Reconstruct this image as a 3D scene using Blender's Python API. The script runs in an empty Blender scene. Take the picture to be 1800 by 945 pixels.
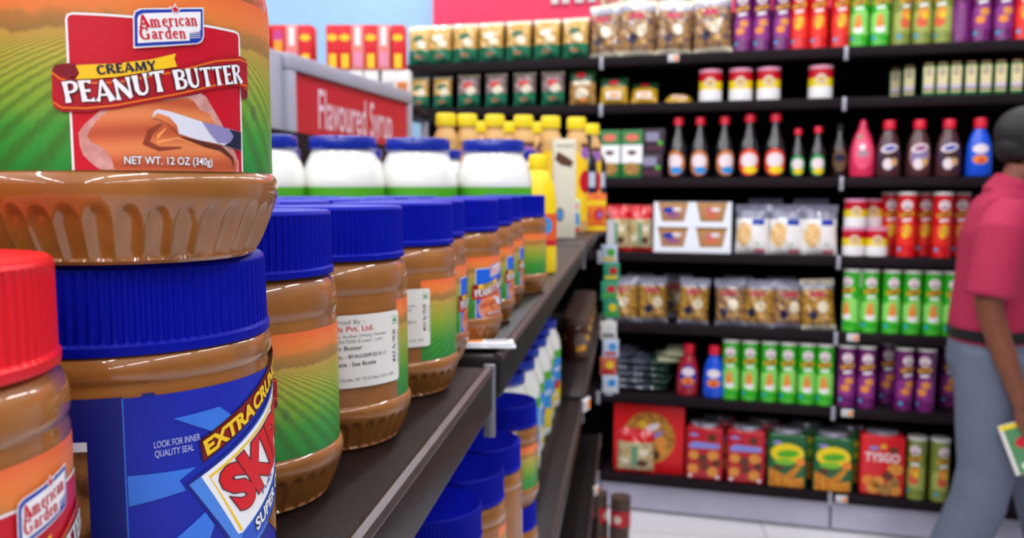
import bpy, bmesh, math, random
from mathutils import Vector, Matrix
PI = math.pi
SC = bpy.context.scene
COL = SC.collection
# ------------------------------------------------------------------ camera, world, lights, exposure
CAMZ = 1.476                      # eye height above the floor
YAW = math.radians(7.74)          # camera turned a little towards the near gondola; world Y runs along its shelf edge
FPX = 1500.0
PITCH = math.atan(142.5 / FPX)
cd = bpy.data.cameras.new('camera'); cam = bpy.data.objects.new('camera', cd); COL.objects.link(cam)
cd.sensor_width = 36.0; cd.lens = 30.0; cd.clip_start = 0.02
cam.location = (0, 0, CAMZ); cam.rotation_euler = (PI / 2 - PITCH, 0, YAW)
cd.dof.use_dof = True; cd.dof.focus_distance = 0.275; cd.dof.aperture_fstop = 17.0
SC.camera = cam
SC.view_settings.view_transform = 'Standard'; SC.view_settings.look = 'None'
SC.view_settings.gamma = 1.0; SC.view_settings.use_curve_mapping = False
SC.view_settings.exposure = 0.0
SC.cycles.use_denoising = True
w = bpy.data.worlds.new('world'); SC.world = w; w.use_nodes = True
w.node_tree.nodes['Background'].inputs[0].default_value = (0.80, 0.86, 1.0, 1)
w.node_tree.nodes['Background'].inputs[1].default_value = 0.14
LAMP_W = 15.5                     # watts of each ceiling fluorescent
CEIL_Z = 3.3
# ------------------------------------------------------------------ helpers
def lin(c):
    return c / 12.92 if c <= 0.04045 else ((c + 0.055) / 1.055) ** 2.4
def C(h):
    h = h.lstrip('#'); return tuple(lin(int(h[i:i + 2], 16) / 255) for i in (0, 2, 4)) + (1.0,)
MATS = {}
def mat(name, col, rough=0.45, coat=0.0, metal=0.0, noise=None, bump=None, trans=0.0, emit=0.0, spec=0.5, crough=0.04, ior=1.45):
    if name in MATS: return MATS[name]
    m = bpy.data.materials.new(name); m.use_nodes = True; nt = m.node_tree; b = nt.nodes['Principled BSDF']
    c = C(col) if isinstance(col, str) else col
    b.inputs['Base Color'].default_value = c; b.inputs['Roughness'].default_value = rough
    b.inputs['Metallic'].default_value = metal; b.inputs['Coat Weight'].default_value = coat
    b.inputs['Coat Roughness'].default_value = crough; b.inputs['Specular IOR Level'].default_value = spec
    b.inputs['Transmission Weight'].default_value = trans; b.inputs['IOR'].default_value = ior
    if emit:
        b.inputs['Emission Color'].default_value = c; b.inputs['Emission Strength'].default_value = emit
    if noise or bump:
        tc = nt.nodes.new('ShaderNodeTexCoord')
    if noise:                     # (scale, amount[, second colour])
        n = nt.nodes.new('ShaderNodeTexNoise'); n.inputs['Scale'].default_value = noise[0]; n.inputs['Detail'].default_value = 3
        nt.links.new(tc.outputs['Object'], n.inputs['Vector'])
        mx = nt.nodes.new('ShaderNodeMix'); mx.data_type = 'RGBA'
        c2 = C(noise[2]) if len(noise) > 2 else tuple(x * (1 - noise[1]) for x in c[:3]) + (1,)
        mx.inputs['A'].default_value = c; mx.inputs['B'].default_value = c2
        rm = nt.nodes.new('ShaderNodeMapRange'); rm.inputs['From Min'].default_value = 0.38; rm.inputs['From Max'].default_value = 0.62
        nt.links.new(n.outputs['Fac'], rm.inputs['Value']); nt.links.new(rm.outputs['Result'], mx.inputs['Factor'])
        nt.links.new(mx.outputs['Result'], b.inputs['Base Color'])
    if bump:                      # (scale, strength)
        n = nt.nodes.new('ShaderNodeTexNoise'); n.inputs['Scale'].default_value = bump[0]
        nt.links.new(tc.outputs['Object'], n.inputs['Vector'])
        bp = nt.nodes.new('ShaderNodeBump'); bp.inputs['Strength'].default_value = bump[1]; bp.inputs['Distance'].default_value = 0.002
        nt.links.new(n.outputs['Fac'], bp.inputs['Height']); nt.links.new(bp.outputs['Normal'], b.inputs['Normal'])
    MATS[name] = m
    return m

class MB:
    """collects geometry for ONE mesh object (metres)"""
    def __init__(s): s.v = []; s.f = []; s.mi = []; s.sm = []; s.mats = []; s.uv = {}
    def m(s, mt):
        if mt not in s.mats: s.mats.append(mt)
        return s.mats.index(mt)
    def add(s, verts, faces, mt, smooth=False, uvs=None):
        o = len(s.v); i = s.m(mt); s.v += [tuple(v) for v in verts]
        for f in faces:
            s.f.append(tuple(k + o for k in f)); s.mi.append(i); s.sm.append(smooth)
        if uvs:
            for k, u in enumerate(uvs): s.uv[o + k] = u
        return s
    def lathe(s, prof, seg, mt, rfun=None, smooth=True, c=(0, 0, 0), a0=0.0, arc=2 * PI, mfun=None):
        """prof: (r, z) pairs in metres from bottom to top"""
        full = abs(arc - 2 * PI) < 1e-6; n = seg if full else seg + 1; vs = []; fs = []
        for (r, z) in prof:
            for k in range(n):
                a = a0 + arc * k / seg; rr = rfun(r, z, a) if rfun else r
                vs.append((c[0] + rr * math.cos(a), c[1] + rr * math.sin(a), c[2] + z))
        groups = {}
        for j in range(len(prof) - 1):
            mm = mfun((prof[j][1] + prof[j + 1][1]) / 2) if mfun else mt
            for k in range(seg):
                k2 = (k + 1) % n
                groups.setdefault(mm, []).append((j * n + k, j * n + k2, (j + 1) * n + k2, (j + 1) * n + k))
        o = len(s.v); s.v += vs
        for mm, fl in groups.items():
            i = s.m(mm)
            for f in fl: s.f.append(tuple(q + o for q in f)); s.mi.append(i); s.sm.append(smooth)
        return s
    def box(s, x0, x1, y0, y1, z0, z1, mt, bev=0.0, seg=2, smooth=False, M=None):
        bm = bmesh.new(); bmesh.ops.create_cube(bm, size=1.0)
        for v in bm.verts:
            v.co = Vector(((x0 + x1) / 2 + v.co.x * (x1 - x0), (y0 + y1) / 2 + v.co.y * (y1 - y0), (z0 + z1) / 2 + v.co.z * (z1 - z0)))
        if bev > 0: bmesh.ops.bevel(bm, geom=bm.edges[:], offset=bev, segments=seg, profile=0.5, affect='EDGES')
        if M is not None: bm.transform(M)
        s.bm(bm, mt, smooth or bev > 0); bm.free(); return s
    def bm(s, bm, mt, smooth=False):
        bm.verts.index_update()
        return s.add([v.co for v in bm.verts], [[v.index for v in f.verts] for f in bm.faces], mt, smooth)
    def tube(s, pts, rad, mt, n=10, caps=True):
        pts = [Vector(p) for p in pts]; rs = rad if isinstance(rad, (list, tuple)) else [rad] * len(pts)
        vs = []; fs = []; up = Vector((0, 0, 1))
        for i, p in enumerate(pts):
            t = (pts[min(i + 1, len(pts) - 1)] - pts[max(i - 1, 0)]).normalized()
            a = t.cross(up if abs(t.z) < 0.95 else Vector((1, 0, 0))).normalized(); b = t.cross(a)
            for k in range(n):
                th = 2 * PI * k / n; vs.append(p + (a * math.cos(th) + b * math.sin(th)) * rs[i])
        for i in range(len(pts) - 1):
            for k in range(n):
                k2 = (k + 1) % n; fs.append((i * n + k, i * n + k2, (i + 1) * n + k2, (i + 1) * n + k))
        if caps: fs += [tuple(range(n))[::-1], tuple((len(pts) - 1) * n + k for k in range(n))]
        return s.add(vs, fs, mt, True)
    def build(s, name, parent=None, loc=(0, 0, 0), rot=(0, 0, 0), sharp=35):
        me = bpy.data.meshes.new(name); me.from_pydata(s.v, [], s.f)
        for m in s.mats: me.materials.append(m)
        me.polygons.foreach_set('material_index', s.mi); me.polygons.foreach_set('use_smooth', s.sm)
        if s.uv:
            ul = me.uv_layers.new(name='UVMap')
            for l in me.loops: ul.data[l.index].uv = s.uv.get(l.vertex_index, (0, 0))
        me.update()
        if sharp: 
            try: me.set_sharp_from_angle(angle=math.radians(sharp))
            except Exception: pass
        o = bpy.data.objects.new(name, me); COL.objects.link(o); o.location = loc; o.rotation_euler = rot
        if parent: o.parent = parent
        return o

def tag(o, label=None, cat=None, group=None, kind=None):
    if label: o['label'] = label
    if cat: o['category'] = cat
    if group: o['group'] = group
    if kind: o['kind'] = kind
    return o
def thing(name, label=None, cat=None, loc=(0, 0, 0), rz=0, group=None):
    o = bpy.data.objects.new(name, None); COL.objects.link(o); o.location = loc; o.rotation_euler = (0, 0, rz); o.empty_display_size = 0.02
    return tag(o, label, cat, group)
def copy_tree(o, parent=None):
    c = o.copy(); COL.objects.link(c)
    if parent: c.parent = parent
    for ch in list(o.children): copy_tree(ch, c)
    return c
class Proto:
    """first put() moves the thing itself, later ones copy it with its parts"""
    def __init__(s, root): s.root = root; s.used = False
    def put(s, loc, rz, label, cat, group=None, tilt=(0, 0), scale=None):
        o = copy_tree(s.root) if s.used else s.root; s.used = True
        o.location = loc; o.rotation_euler = (tilt[0], tilt[1], rz)
        if scale: o.scale = scale if isinstance(scale, tuple) else (scale,) * 3
        tag(o, label, cat, group)
        if not group and 'group' in o: del o['group']
        return o

# ---- printed artwork: flat shapes, cut fine enough to wrap, then mapped onto the real surface
class Art:
    def __init__(s): s.items = []
    def poly(s, pts, mt, layer=0):
        bm = bmesh.new(); vs = [bm.verts.new((p[0], p[1], 0)) for p in pts]
        try: bm.faces.new(vs).normal_update()
        except ValueError: bm.free(); return s
        bmesh.ops.triangulate(bm, faces=bm.faces[:]); s.items.append((bm, mt, layer)); return s
    def rect(s, u0, u1, z0, z1, mt, layer=0): return s.poly([(u0, z0), (u1, z0), (u1, z1), (u0, z1)], mt, layer)
    def ell(s, cu, cz, ru, rz, mt, layer=0, n=28, rot=0.0):
        c, q = math.cos(rot), math.sin(rot); L = []
        for k in range(n):
            x, y = ru * math.cos(2 * PI * k / n), rz * math.sin(2 * PI * k / n); L.append((cu + x * c - y * q, cz + x * q + y * c))
        return s.poly(L, mt, layer)
    def line(s, pts, w, mt, layer=0):
        """a stroke; pts may carry a third value, their own width"""
        P = [Vector((p[0], p[1])) for p in pts]; W = [(p[2] if len(p) > 2 else w) for p in pts]; a = []; b = []
        for i, p in enumerate(P):
            t = (P[min(i + 1, len(P) - 1)] - P[max(i - 1, 0)]).normalized(); n = Vector((-t.y, t.x)) * W[i] / 2
            a.append(p + n); b.append(p - n)
        bm = bmesh.new(); va = [bm.verts.new((p.x, p.y, 0)) for p in a]; vb = [bm.verts.new((p.x, p.y, 0)) for p in b]
        for i in range(len(P) - 1): bm.faces.new((va[i], vb[i], vb[i + 1], va[i + 1]))
        s.items.append((bm, mt, layer)); return s
    def text(s, txt, mt, layer, u, z, h, width=None, rot=0.0, shear=0.0, bold=0.0, center=False, outline=None):
        def one(bo, mm, ly, ref=None):
            cu = bpy.data.curves.new('t', 'FONT'); cu.body = txt; cu.size = 1.0; cu.offset = bo; cu.resolution_u = 3; cu.fill_mode = 'FRONT'
            ob = bpy.data.objects.new('t', cu); me = bpy.data.meshes.new_from_object(ob)
            bm = bmesh.new(); bm.from_mesh(me); bpy.data.objects.remove(ob); bpy.data.curves.remove(cu); bpy.data.meshes.remove(me)
            if not bm.verts: return None
            x0 = min(v.co.x for v in bm.verts); x1 = max(v.co.x for v in bm.verts)
            if ref: x0, x1, k, kw = ref
            else:
                k = h / 0.69; kw = (width / (x1 - x0)) if width else k
            c, q = math.cos(rot), math.sin(rot)
            for v in bm.verts:
                x = (v.co.x - x0) * kw; y = v.co.y * k; x += y * shear
                if center: x -= (x1 - x0) * kw / 2
                v.co = Vector((u + x * c - y * q, z + x * q + y * c, 0))
            s.items.append((bm, mm, ly)); return (x0, x1, k, kw)
        ref = one(bold, mt, layer)
        if outline: one(bold + outline[1], outline[0], layer - 1, ref)
        return s
    def glyphs(s, txt, mt, layer, u, z, h, width, rot=0.0, fat=0.0, arc=None):
        """flared roman capitals / slab lower case drawn stroke by stroke"""
        tot = sum(GL[ch][0] for ch in txt) + 0.06 * (len(txt) - 1); k = width / tot; x = 0.0
        c, q = math.cos(rot), math.sin(rot)
        for ch in txt:
            wd, strokes = GL[ch]
            for st in strokes:
                L = []
                for (a, b, ww) in st:
                    X = (x + a) * k; Y = b * h; Y += arc(X / width) if arc else 0
                    L.append((u + X * c - Y * q, z + X * q + Y * c, ww * (k + h) / 2 + fat))
                s.line(L, 0.1, mt, layer)
            x += wd + 0.06
        return s
    def build(s, mb, fn, stepu=None, stepz=None, off=0.00006):
        """fn(u, z, out) -> point; out = metres above the surface"""
        for bm0, mt, layer in s.items:
            bm = bm0.copy()
            for ax, st in ((0, stepu), (1, stepz)):
                if not st or not bm.verts: continue
                lo = min(v.co[ax] for v in bm.verts); hi = max(v.co[ax] for v in bm.verts)
                for k in range(math.floor(lo / st) + 1, math.ceil(hi / st)):
                    co = Vector((0, 0, 0)); co[ax] = k * st; no = Vector((0, 0, 0)); no[ax] = 1
                    bmesh.ops.bisect_plane(bm, geom=bm.verts[:] + bm.edges[:] + bm.faces[:], plane_co=co, plane_no=no)
            bm.normal_update(); bm.verts.index_update()
            vs = [fn(v.co.x, v.co.y, off * (layer + 1)) for v in bm.verts]
            fs = [[v.index for v in (f.verts if f.normal.z >= 0 else reversed(f.verts))] for f in bm.faces]
            mb.add(vs, fs, mt, True, uvs=[(v.co.x, v.co.y) for v in bm.verts]); bm.free()
        return mb
def on_cyl(R, Rk=None, dz=0.0, zk=1.0):
    """u = arc length in cm (0 faces -Y), z in cm; R in cm or a function of z"""
    def fn(u, z, out):
        r = (R(z) if callable(R) else R); a = -PI / 2 + u / (Rk or r); r = r / 100 + out
        return (r * math.cos(a), r * math.sin(a), (2.36 + (z - 2.36) * zk + dz) / 100)
    return fn
def on_flat(y=0.0):
    return lambda u, z, out: (u / 100, y - out, z / 100)
GL = {
 'P': (.62, [[(.14,0,.28),(.14,.3,.2),(.14,.7,.2),(.14,1,.26)], [(.14,.95,.1),(.42,.95,.12),(.56,.86,.17),(.58,.74,.2),(.54,.6,.17),(.42,.5,.12),(.2,.47,.09)]]),
 'E': (.56, [[(.14,0,.26),(.14,.5,.2),(.14,1,.26)], [(.14,.95,.1),(.4,.95,.1),(.54,.92,.2)], [(.14,.52,.1),(.42,.52,.12),(.46,.52,.18)], [(.14,.05,.1),(.42,.05,.1),(.56,.1,.22)]]),
 'A': (.76, [[(.06,0,.2),(.14,.2,.1),(.36,.98,.12)], [(.36,1,.14),(.58,.3,.22),(.66,0,.3)], [(.16,.3,.1),(.56,.3,.1)]]),
 'N': (.74, [[(.1,0,.22),(.1,.3,.11),(.1,.95,.12)], [(.06,.98,.18),(.4,.45,.22),(.64,.02,.2)], [(.64,.05,.11),(.64,.7,.11),(.64,1,.22)]]),
 'U': (.72, [[(.14,1,.28),(.14,.7,.21),(.14,.3,.21),(.22,.12,.19),(.38,.05,.13),(.52,.12,.12),(.58,.3,.11),(.58,.75,.11),(.58,1,.22)]]),
 'T': (.66, [[(.02,.88,.2),(.1,.94,.11),(.33,.94,.1),(.56,.94,.11),(.64,.9,.2)], [(.33,0,.3),(.33,.3,.2),(.33,.96,.2)]]),
 'B': (.62, [[(.14,0,.26),(.14,.5,.2),(.14,1,.26)], [(.14,.95,.1),(.4,.95,.12),(.52,.86,.17),(.52,.68,.17),(.4,.56,.12),(.2,.53,.09)], [(.2,.53,.09),(.44,.5,.12),(.57,.4,.18),(.57,.2,.18),(.44,.07,.12),(.14,.05,.1)]]),
 'R': (.68, [[(.14,0,.26),(.14,.5,.2),(.14,1,.26)], [(.14,.95,.1),(.4,.95,.12),(.53,.86,.17),(.53,.68,.17),(.4,.54,.12),(.2,.5,.09)], [(.32,.52,.14),(.5,.25,.2),(.64,0,.26)]]),
 'C': (.66, [[(.6,.78,.16),(.52,.92,.12),(.38,.96,.11),(.22,.86,.18),(.13,.66,.21),(.13,.38,.21),(.22,.14,.18),(.38,.05,.11),(.54,.1,.12),(.62,.24,.12)]]),
 'M': (.92, [[(.1,0,.22),(.12,.4,.11),(.18,.98,.12)], [(.16,1,.18),(.46,.05,.18)], [(.46,.05,.12),(.72,1,.12)], [(.74,1,.2),(.78,.4,.2),(.82,0,.26)]]),
 'Y': (.66, [[(.04,1,.26),(.18,.75,.2),(.34,.46,.2)], [(.62,1,.2),(.5,.75,.11),(.34,.46,.12)], [(.33,0,.3),(.33,.3,.2),(.33,.5,.2)]]),
 'a': (.46, [[(.08,.5,.1),(.16,.58,.07),(.26,.6,.07),(.34,.5,.13),(.34,.08,.13),(.42,.02,.07),(.46,.05,.05)], [(.34,.38,.06),(.16,.32,.09),(.08,.18,.12),(.14,.05,.09),(.24,.04,.07),(.34,.14,.06)]]),
 'm': (.84, [[(.12,0,.13),(.12,.6,.13)], [(.02,.02,.06),(.24,.02,.06)], [(.02,.57,.06),(.14,.6,.06)], [(.14,.48,.06),(.26,.59,.08),(.36,.52,.13),(.37,0,.13)], [(.28,.02,.06),(.5,.02,.06)], [(.4,.48,.06),(.52,.59,.08),(.62,.52,.13),(.64,0,.13)], [(.54,.02,.06),(.78,.02,.06)]]),
 'e': (.46, [[(.08,.34,.06),(.4,.34,.06),(.38,.5,.1),(.26,.6,.07),(.14,.52,.11),(.08,.32,.13),(.14,.1,.11),(.26,.02,.07),(.4,.1,.06)]]),
 'r': (.42, [[(.12,0,.13),(.12,.6,.13)], [(.02,.02,.06),(.26,.02,.06)], [(.02,.57,.06),(.14,.6,.06)], [(.13,.42,.06),(.22,.57,.08),(.32,.57,.1),(.37,.48,.09)]]),
 'i': (.26, [[(.13,0,.13),(.13,.6,.13)], [(.02,.02,.06),(.24,.02,.06)], [(.02,.57,.06),(.14,.6,.06)]]),
 'c': (.44, [[(.38,.46,.12),(.34,.57,.08),(.24,.6,.07),(.13,.5,.11),(.08,.32,.13),(.13,.1,.11),(.24,.02,.07),(.4,.12,.06)]]),
 'n': (.56, [[(.12,0,.13),(.12,.6,.13)], [(.02,.02,.06),(.22,.02,.06)], [(.02,.57,.06),(.14,.6,.06)], [(.14,.46,.06),(.28,.59,.08),(.39,.5,.13),(.4,0,.13)], [(.3,.02,.06),(.52,.02,.06)]]),
 'd': (.52, [[(.4,0,.13),(.4,.95,.13)], [(.26,.93,.06),(.42,.96,.06)], [(.4,.02,.06),(.52,.02,.06)], [(.38,.48,.06),(.26,.6,.07),(.13,.5,.11),(.08,.3,.13),(.13,.1,.11),(.24,.02,.07),(.38,.12,.06)]]),
 'G': (.78, [[(.62,.7,.12),(.56,.88,.1),(.4,.97,.08),(.22,.88,.14),(.12,.66,.17),(.12,.34,.17),(.22,.1,.14),(.4,.02,.08),(.54,.06,.1),(.62,.14,.12)], [(.62,.0,.14),(.62,.38,.15)], [(.48,.4,.06),(.76,.4,.06)]]),
 'V': (.74, []),
}
GL['Aserif'] = GL['A']
# ---- camera-plan coordinates (cm, measured from the photo) to world metres
cY, sY = math.cos(YAW), math.sin(YAW)
def W(X, Z, H=0.0): return (( X * cY - Z * sY) / 100, (X * sY + Z * cY) / 100, CAMZ + H / 100)
# far gondola frame: s along its shelf edge (cm), d into the shelf (cm)
FA = math.radians(7.74 - 15.90)
F0 = W(97.33, 365.0); FEX = (math.cos(FA), math.sin(FA)); FEY = (-math.sin(FA), math.cos(FA))
def FW(s, d, H): return (F0[0] + (s * FEX[0] + d * FEY[0]) / 100, F0[1] + (s * FEX[1] + d * FEY[1]) / 100, CAMZ + H / 100)
def S(px, py=450.0, d=0.0):
    """where along the far shelf edge a sight line of the photo lands"""
    x = (px - 900) / FPX; y = -(py - 472.5) / FPX; cp, sp = math.cos(PITCH), math.sin(PITCH)
    rx, rz = x, cp + y * sp; ph = math.radians(15.90); n = (math.sin(ph), math.cos(ph)); c = n[0] * 97.33 + n[1] * 365.0 + d
    t = c / (n[0] * rx + n[1] * rz); return (rx * t - 97.33) * math.cos(ph) - (rz * t - 365.0) * math.sin(ph)
ORD = ['first', 'second', 'third', 'fourth', 'fifth', 'sixth', 'seventh', 'eighth', 'ninth', 'tenth', 'eleventh', 'twelfth']
# ------------------------------------------------------------------ materials
shelfM = mat('dark_shelf', '#1b1312', 0.40, spec=.22, noise=(60, 0.25), bump=(300, 0.12))
shelfF = mat('dark_far_shelf', '#20171d', 0.6, spec=.12, noise=(20, 0.2))
backF = mat('dark_back_panel', '#0e0c11', 0.8, spec=.1, noise=(6, 0.3))
lipM = mat('shelf_lip', '#3d302d', 0.35, noise=(80, 0.2))
steel = mat('grey_steel', '#a9a9b4', 0.4, metal=0.3, noise=(40, 0.1))
steelD = mat('dim_steel', '#77777f', 0.45, metal=.3)
kickM = mat('lilac_grey_kick', '#bfbbd0', 0.6, noise=(8, 0.08))
whiteM = mat('white_print', '#f2f0f2', 0.5); offwhite = mat('offwhite', '#e6e2dc', 0.5, noise=(30, 0.06))
black = mat('black_print', '#15131a', 0.5); ink = mat('grey_ink', '#5a5a62', 0.6)
orangeM = mat('orange_print', '#f08a30', 0.5)
# ------------------------------------------------------------------ setting
def slab(name, x0, x1, y0, y1, z0, z1, m, rz=0, loc=(0, 0, 0)):
    o = MB().box(x0, x1, y0, y1, z0, z1, m).build(name, loc=loc, rot=(0, 0, rz)); o['kind'] = 'structure'; return o
def tile_mat():
    m = mat('pale_floor_tile', '#e9e5e8', 0.22, coat=0.3); nt = m.node_tree; b = nt.nodes['Principled BSDF']
    tc = nt.nodes.new('ShaderNodeTexCoord'); br = nt.nodes.new('ShaderNodeTexBrick'); br.offset = 0
    br.inputs['Color1'].default_value = C('#ece8ea'); br.inputs['Color2'].default_value = C('#e4e0e4'); br.inputs['Mortar'].default_value = C('#bdb8bc')
    br.inputs['Scale'].default_value = 1.0; br.inputs['Brick Width'].default_value = 0.6; br.inputs['Row Height'].default_value = 0.6; br.inputs['Mortar Size'].default_value = 0.004
    nt.links.new(tc.outputs['Object'], br.inputs['Vector']); nt.links.new(br.outputs['Color'], b.inputs['Base Color']); return m
slab('floor', -8, 8, -7, 9, -0.1, 0, tile_mat())
slab('ceiling', -8, 8, -7, 9, CEIL_Z, CEIL_Z + 0.1, mat('white_ceiling', '#eef0f2', 0.8, noise=(3, 0.05)))
p = FW(0, 62, 0)
slab('wall_back', -7, 6, 0, 0.12, 0, CEIL_Z, mat('pale_blue_wall', '#9fc4e2', 0.7, noise=(1.5, 0.06)), rz=FA, loc=(p[0], p[1], 0))
# ------------------------------------------------------------------ ceiling fluorescents
lampM = mat('lamp_housing', '#f4f4f4', 0.5)
def ceiling_lamp(x, y, lab):
    t = thing('ceiling_light', lab, 'ceiling light', (x, y, CEIL_Z), 0, 'ceiling fluorescents')
    MB().box(-0.08, 0.08, -0.64, 0.64, -0.07, 0, lampM, 0.01).build('housing', t)
    ld = bpy.data.lights.new('tube_light', 'AREA'); ld.shape = 'RECTANGLE'; ld.size = 0.06; ld.size_y = 1.2; ld.energy = LAMP_W; ld.color = (0.97, 0.98, 1.0)
    lo = bpy.data.objects.new('tube_light', ld); COL.objects.link(lo); lo.parent = t; lo.location = (0, 0, -0.078)
for i, x in enumerate((-2.7, -1.3, 0.1, 1.4)):
    for j in range(7):
        ceiling_lamp(x, -4.6 + j * 1.45, 'long white fluorescent light on the ceiling above the aisles')
# ------------------------------------------------------------------ near gondola (three bays along world Y, shelf edge at x = EDGE)
EDGE = -0.095; HS = [-12.8, -48.0, -95.0, -128.0]
def shelf_board(parent, x0, x1, y0, y1, ztop, th, m, lip):
    mb = MB().box(x0, x1, y0, y1, ztop - th, ztop, m, 0.004, 2)
    o = mb.build('shelf', parent)
    MB().tube([(x1 - 0.0035, y0 + .002, ztop - 0.003), (x1 - 0.0035, y1 - .002, ztop - 0.003)], 0.0042, lip, 8).build('lip', o)
    return o
def gondola_bay(y0, y1, lab):
    t = thing('shelving_unit', lab, 'shelving', (EDGE, y0, 0), 0, None); L = y1 - y0
    for h in HS:
        z = CAMZ + h / 100
        s = shelf_board(t, -0.50, 0.0, 0.004, L - 0.004, z, 0.034, shelfM, lipM)
        MB().box(-0.007, 0.0015, L - .0045, L + .0005, z - 0.052, z + 0.0015, steelD, 0.001).build('bracket', s)
    MB().box(-0.53, -0.50, 0, L, 0, CAMZ + 0.10, shelfF).build('back_panel', t)
    MB().box(-0.46, -0.03, 0.002, L - 0.002, 0.0, CAMZ - 1.28 - 0.036, kickM).build('kick_plate', t)
    for yy in (0.0, L):
        MB().box(-0.50, -0.465, yy - 0.012, yy + 0.012, 0.0, CAMZ + 0.10, shelfF, 0.003).build('upright', t)
gondola_bay(-0.62, 0.600, 'dark brown shelving bay carrying the red-lidded jar')
gondola_bay(0.634, 1.905, 'dark brown shelving bay under the white mayonnaise jars')
gondola_bay(1.940, 3.250, 'dark brown shelving bay ending near the clip strip of sachets')
# ------------------------------------------------------------------ price tickets
tk = thing('price_ticket'); mb = MB().box(-0.021, 0.021, -0.0012, 0.0012, 0, 0.026, whiteM, 0.0008)
a = Art().rect(0.35, 2.0, 0.2, 2.4, orangeM, 0)
for k in range(4): a.rect(-1.8, 0.1, 0.5 + 0.5 * k, 0.72 + 0.5 * k, ink, 0)
a.build(mb, on_flat(-0.0012)); mb.build('card', tk)
mb = MB().box(-0.023, 0.023, 0.0014, 0.0035, -0.002, 0.029, mat('clear_holder', '#d7dae0', 0.1, coat=.5), 0.0008); mb.build('holder', tk)
ticket = Proto(tk)
# ------------------------------------------------------------------ peanut butter jars
pbM = mat('peanut_butter', '#9d6229', 0.34, coat=1.0, noise=(55, 0.2, '#8f5722'), crough=0.03, spec=.3)
blueLid = mat('blue_plastic', '#03109a', 0.44, spec=0.12); redLid = mat('red_plastic', '#e0101f', 0.34, spec=0.5)
redP = mat('red_print', '#c80d26', 0.38); darkred = mat('dark_red_print', '#7d0a1c', 0.38); yellowP = mat('yellow_print', '#f6c71d', 0.4)
blueP = mat('blue_print', '#1436a8', 0.38); navy = mat('navy_print', '#14163f', 0.4); midblue = mat('bright_blue_print', '#1560d8', 0.38)
purpleP = mat('purple_print', '#8a2a78', 0.38); orangeLine = mat('orange_line', '#ee7a1c', 0.4)
bannerM = mat('banner_red', '#c01021', 0.38, noise=(45, 0.3, '#8e0d22'))
def field_label_mat():
    """printed landscape: orange sky, dusty trees, rows of a green field (u, v in label centimetres)"""
    m = bpy.data.materials.new('field_label'); m.use_nodes = True; nt = m.node_tree; b = nt.nodes['Principled BSDF']; b.inputs['Roughness'].default_value = 0.36
    L = nt.links.new; uv = nt.nodes.new('ShaderNodeUVMap'); sp = nt.nodes.new('ShaderNodeSeparateXYZ'); L(uv.outputs['UV'], sp.inputs[0])
    nz = nt.nodes.new('ShaderNodeTexNoise'); nz.inputs['Scale'].default_value = 1.6; nz.inputs['Detail'].default_value = 5; L(uv.outputs['UV'], nz.inputs['Vector'])
    ad = nt.nodes.new('ShaderNodeMath'); ad.operation = 'MULTIPLY_ADD'; ad.inputs[1].default_value = 0.5; L(nz.outputs['Fac'], ad.inputs[0]); L(sp.outputs['Y'], ad.inputs[2])
    mr = nt.nodes.new('ShaderNodeMapRange'); mr.inputs['From Min'].default_value = 2.6; mr.inputs['From Max'].default_value = 7.5; L(ad.outputs[0], mr.inputs['Value'])
    cr = nt.nodes.new('ShaderNodeValToRGB'); e = cr.color_ramp.elements; e[0].position = 0; e[0].color = C('#1e8a34'); e[1].position = 1; e[1].color = C('#ee6a36')
    for pos, col in ((0.24, '#3f9a33'), (0.46, '#8fae33'), (0.63, '#bdb040'), (0.72, '#c79f44'), (0.745, '#9c7238'), (0.81, '#b57a38'), (0.85, '#e4803a'), (0.92, '#f07c38')):
        q = e.new(pos); q.color = C(col)
    L(mr.outputs['Result'], cr.inputs['Fac'])
    # furrows: rows fanning out from a point on the horizon
    def mth(op, a, b):
        q = nt.nodes.new('ShaderNodeMath'); q.operation = op
        for k, v in enumerate((a, b)):
            if isinstance(v, (int, float)): q.inputs[k].default_value = v
            elif v is not None: L(v, q.inputs[k])
        return q.outputs[0]
    n2 = nt.nodes.new('ShaderNodeTexNoise'); n2.inputs['Scale'].default_value = 5; n2.inputs['Detail'].default_value = 5; L(uv.outputs['UV'], n2.inputs['Vector'])
    fan = mth('DIVIDE', mth('SUBTRACT', sp.outputs['X'], 0.6), mth('SUBTRACT', 6.75, sp.outputs['Y']))
    sn = mth('SINE', mth('ADD', mth('MULTIPLY', fan, 24.0), mth('MULTIPLY', n2.outputs['Fac'], 3.5)), None)
    r2 = nt.nodes.new('ShaderNodeMapRange'); r2.inputs['From Min'].default_value = -0.9; r2.inputs['From Max'].default_value = 0.7; r2.inputs['To Min'].default_value = 0.50; r2.inputs['To Max'].default_value = 0.0; L(sn, r2.inputs['Value'])
    below = nt.nodes.new('ShaderNodeMapRange'); below.inputs['From Min'].default_value = 6.05; below.inputs['From Max'].default_value = 5.6; L(sp.outputs['Y'], below.inputs['Value'])
    mu = nt.nodes.new('ShaderNodeMath'); mu.operation = 'MULTIPLY'; L(r2.outputs['Result'], mu.inputs[0]); L(below.outputs['Result'], mu.inputs[1])
    mx = nt.nodes.new('ShaderNodeMix'); mx.data_type = 'RGBA'; mx.inputs['B'].default_value = C('#3a5a18'); L(cr.outputs['Color'], mx.inputs['A']); L(mu.outputs[0], mx.inputs['Factor'])
    L(mx.outputs['Result'], b.inputs['Base Color']); return m
fieldM = field_label_mat()
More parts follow.
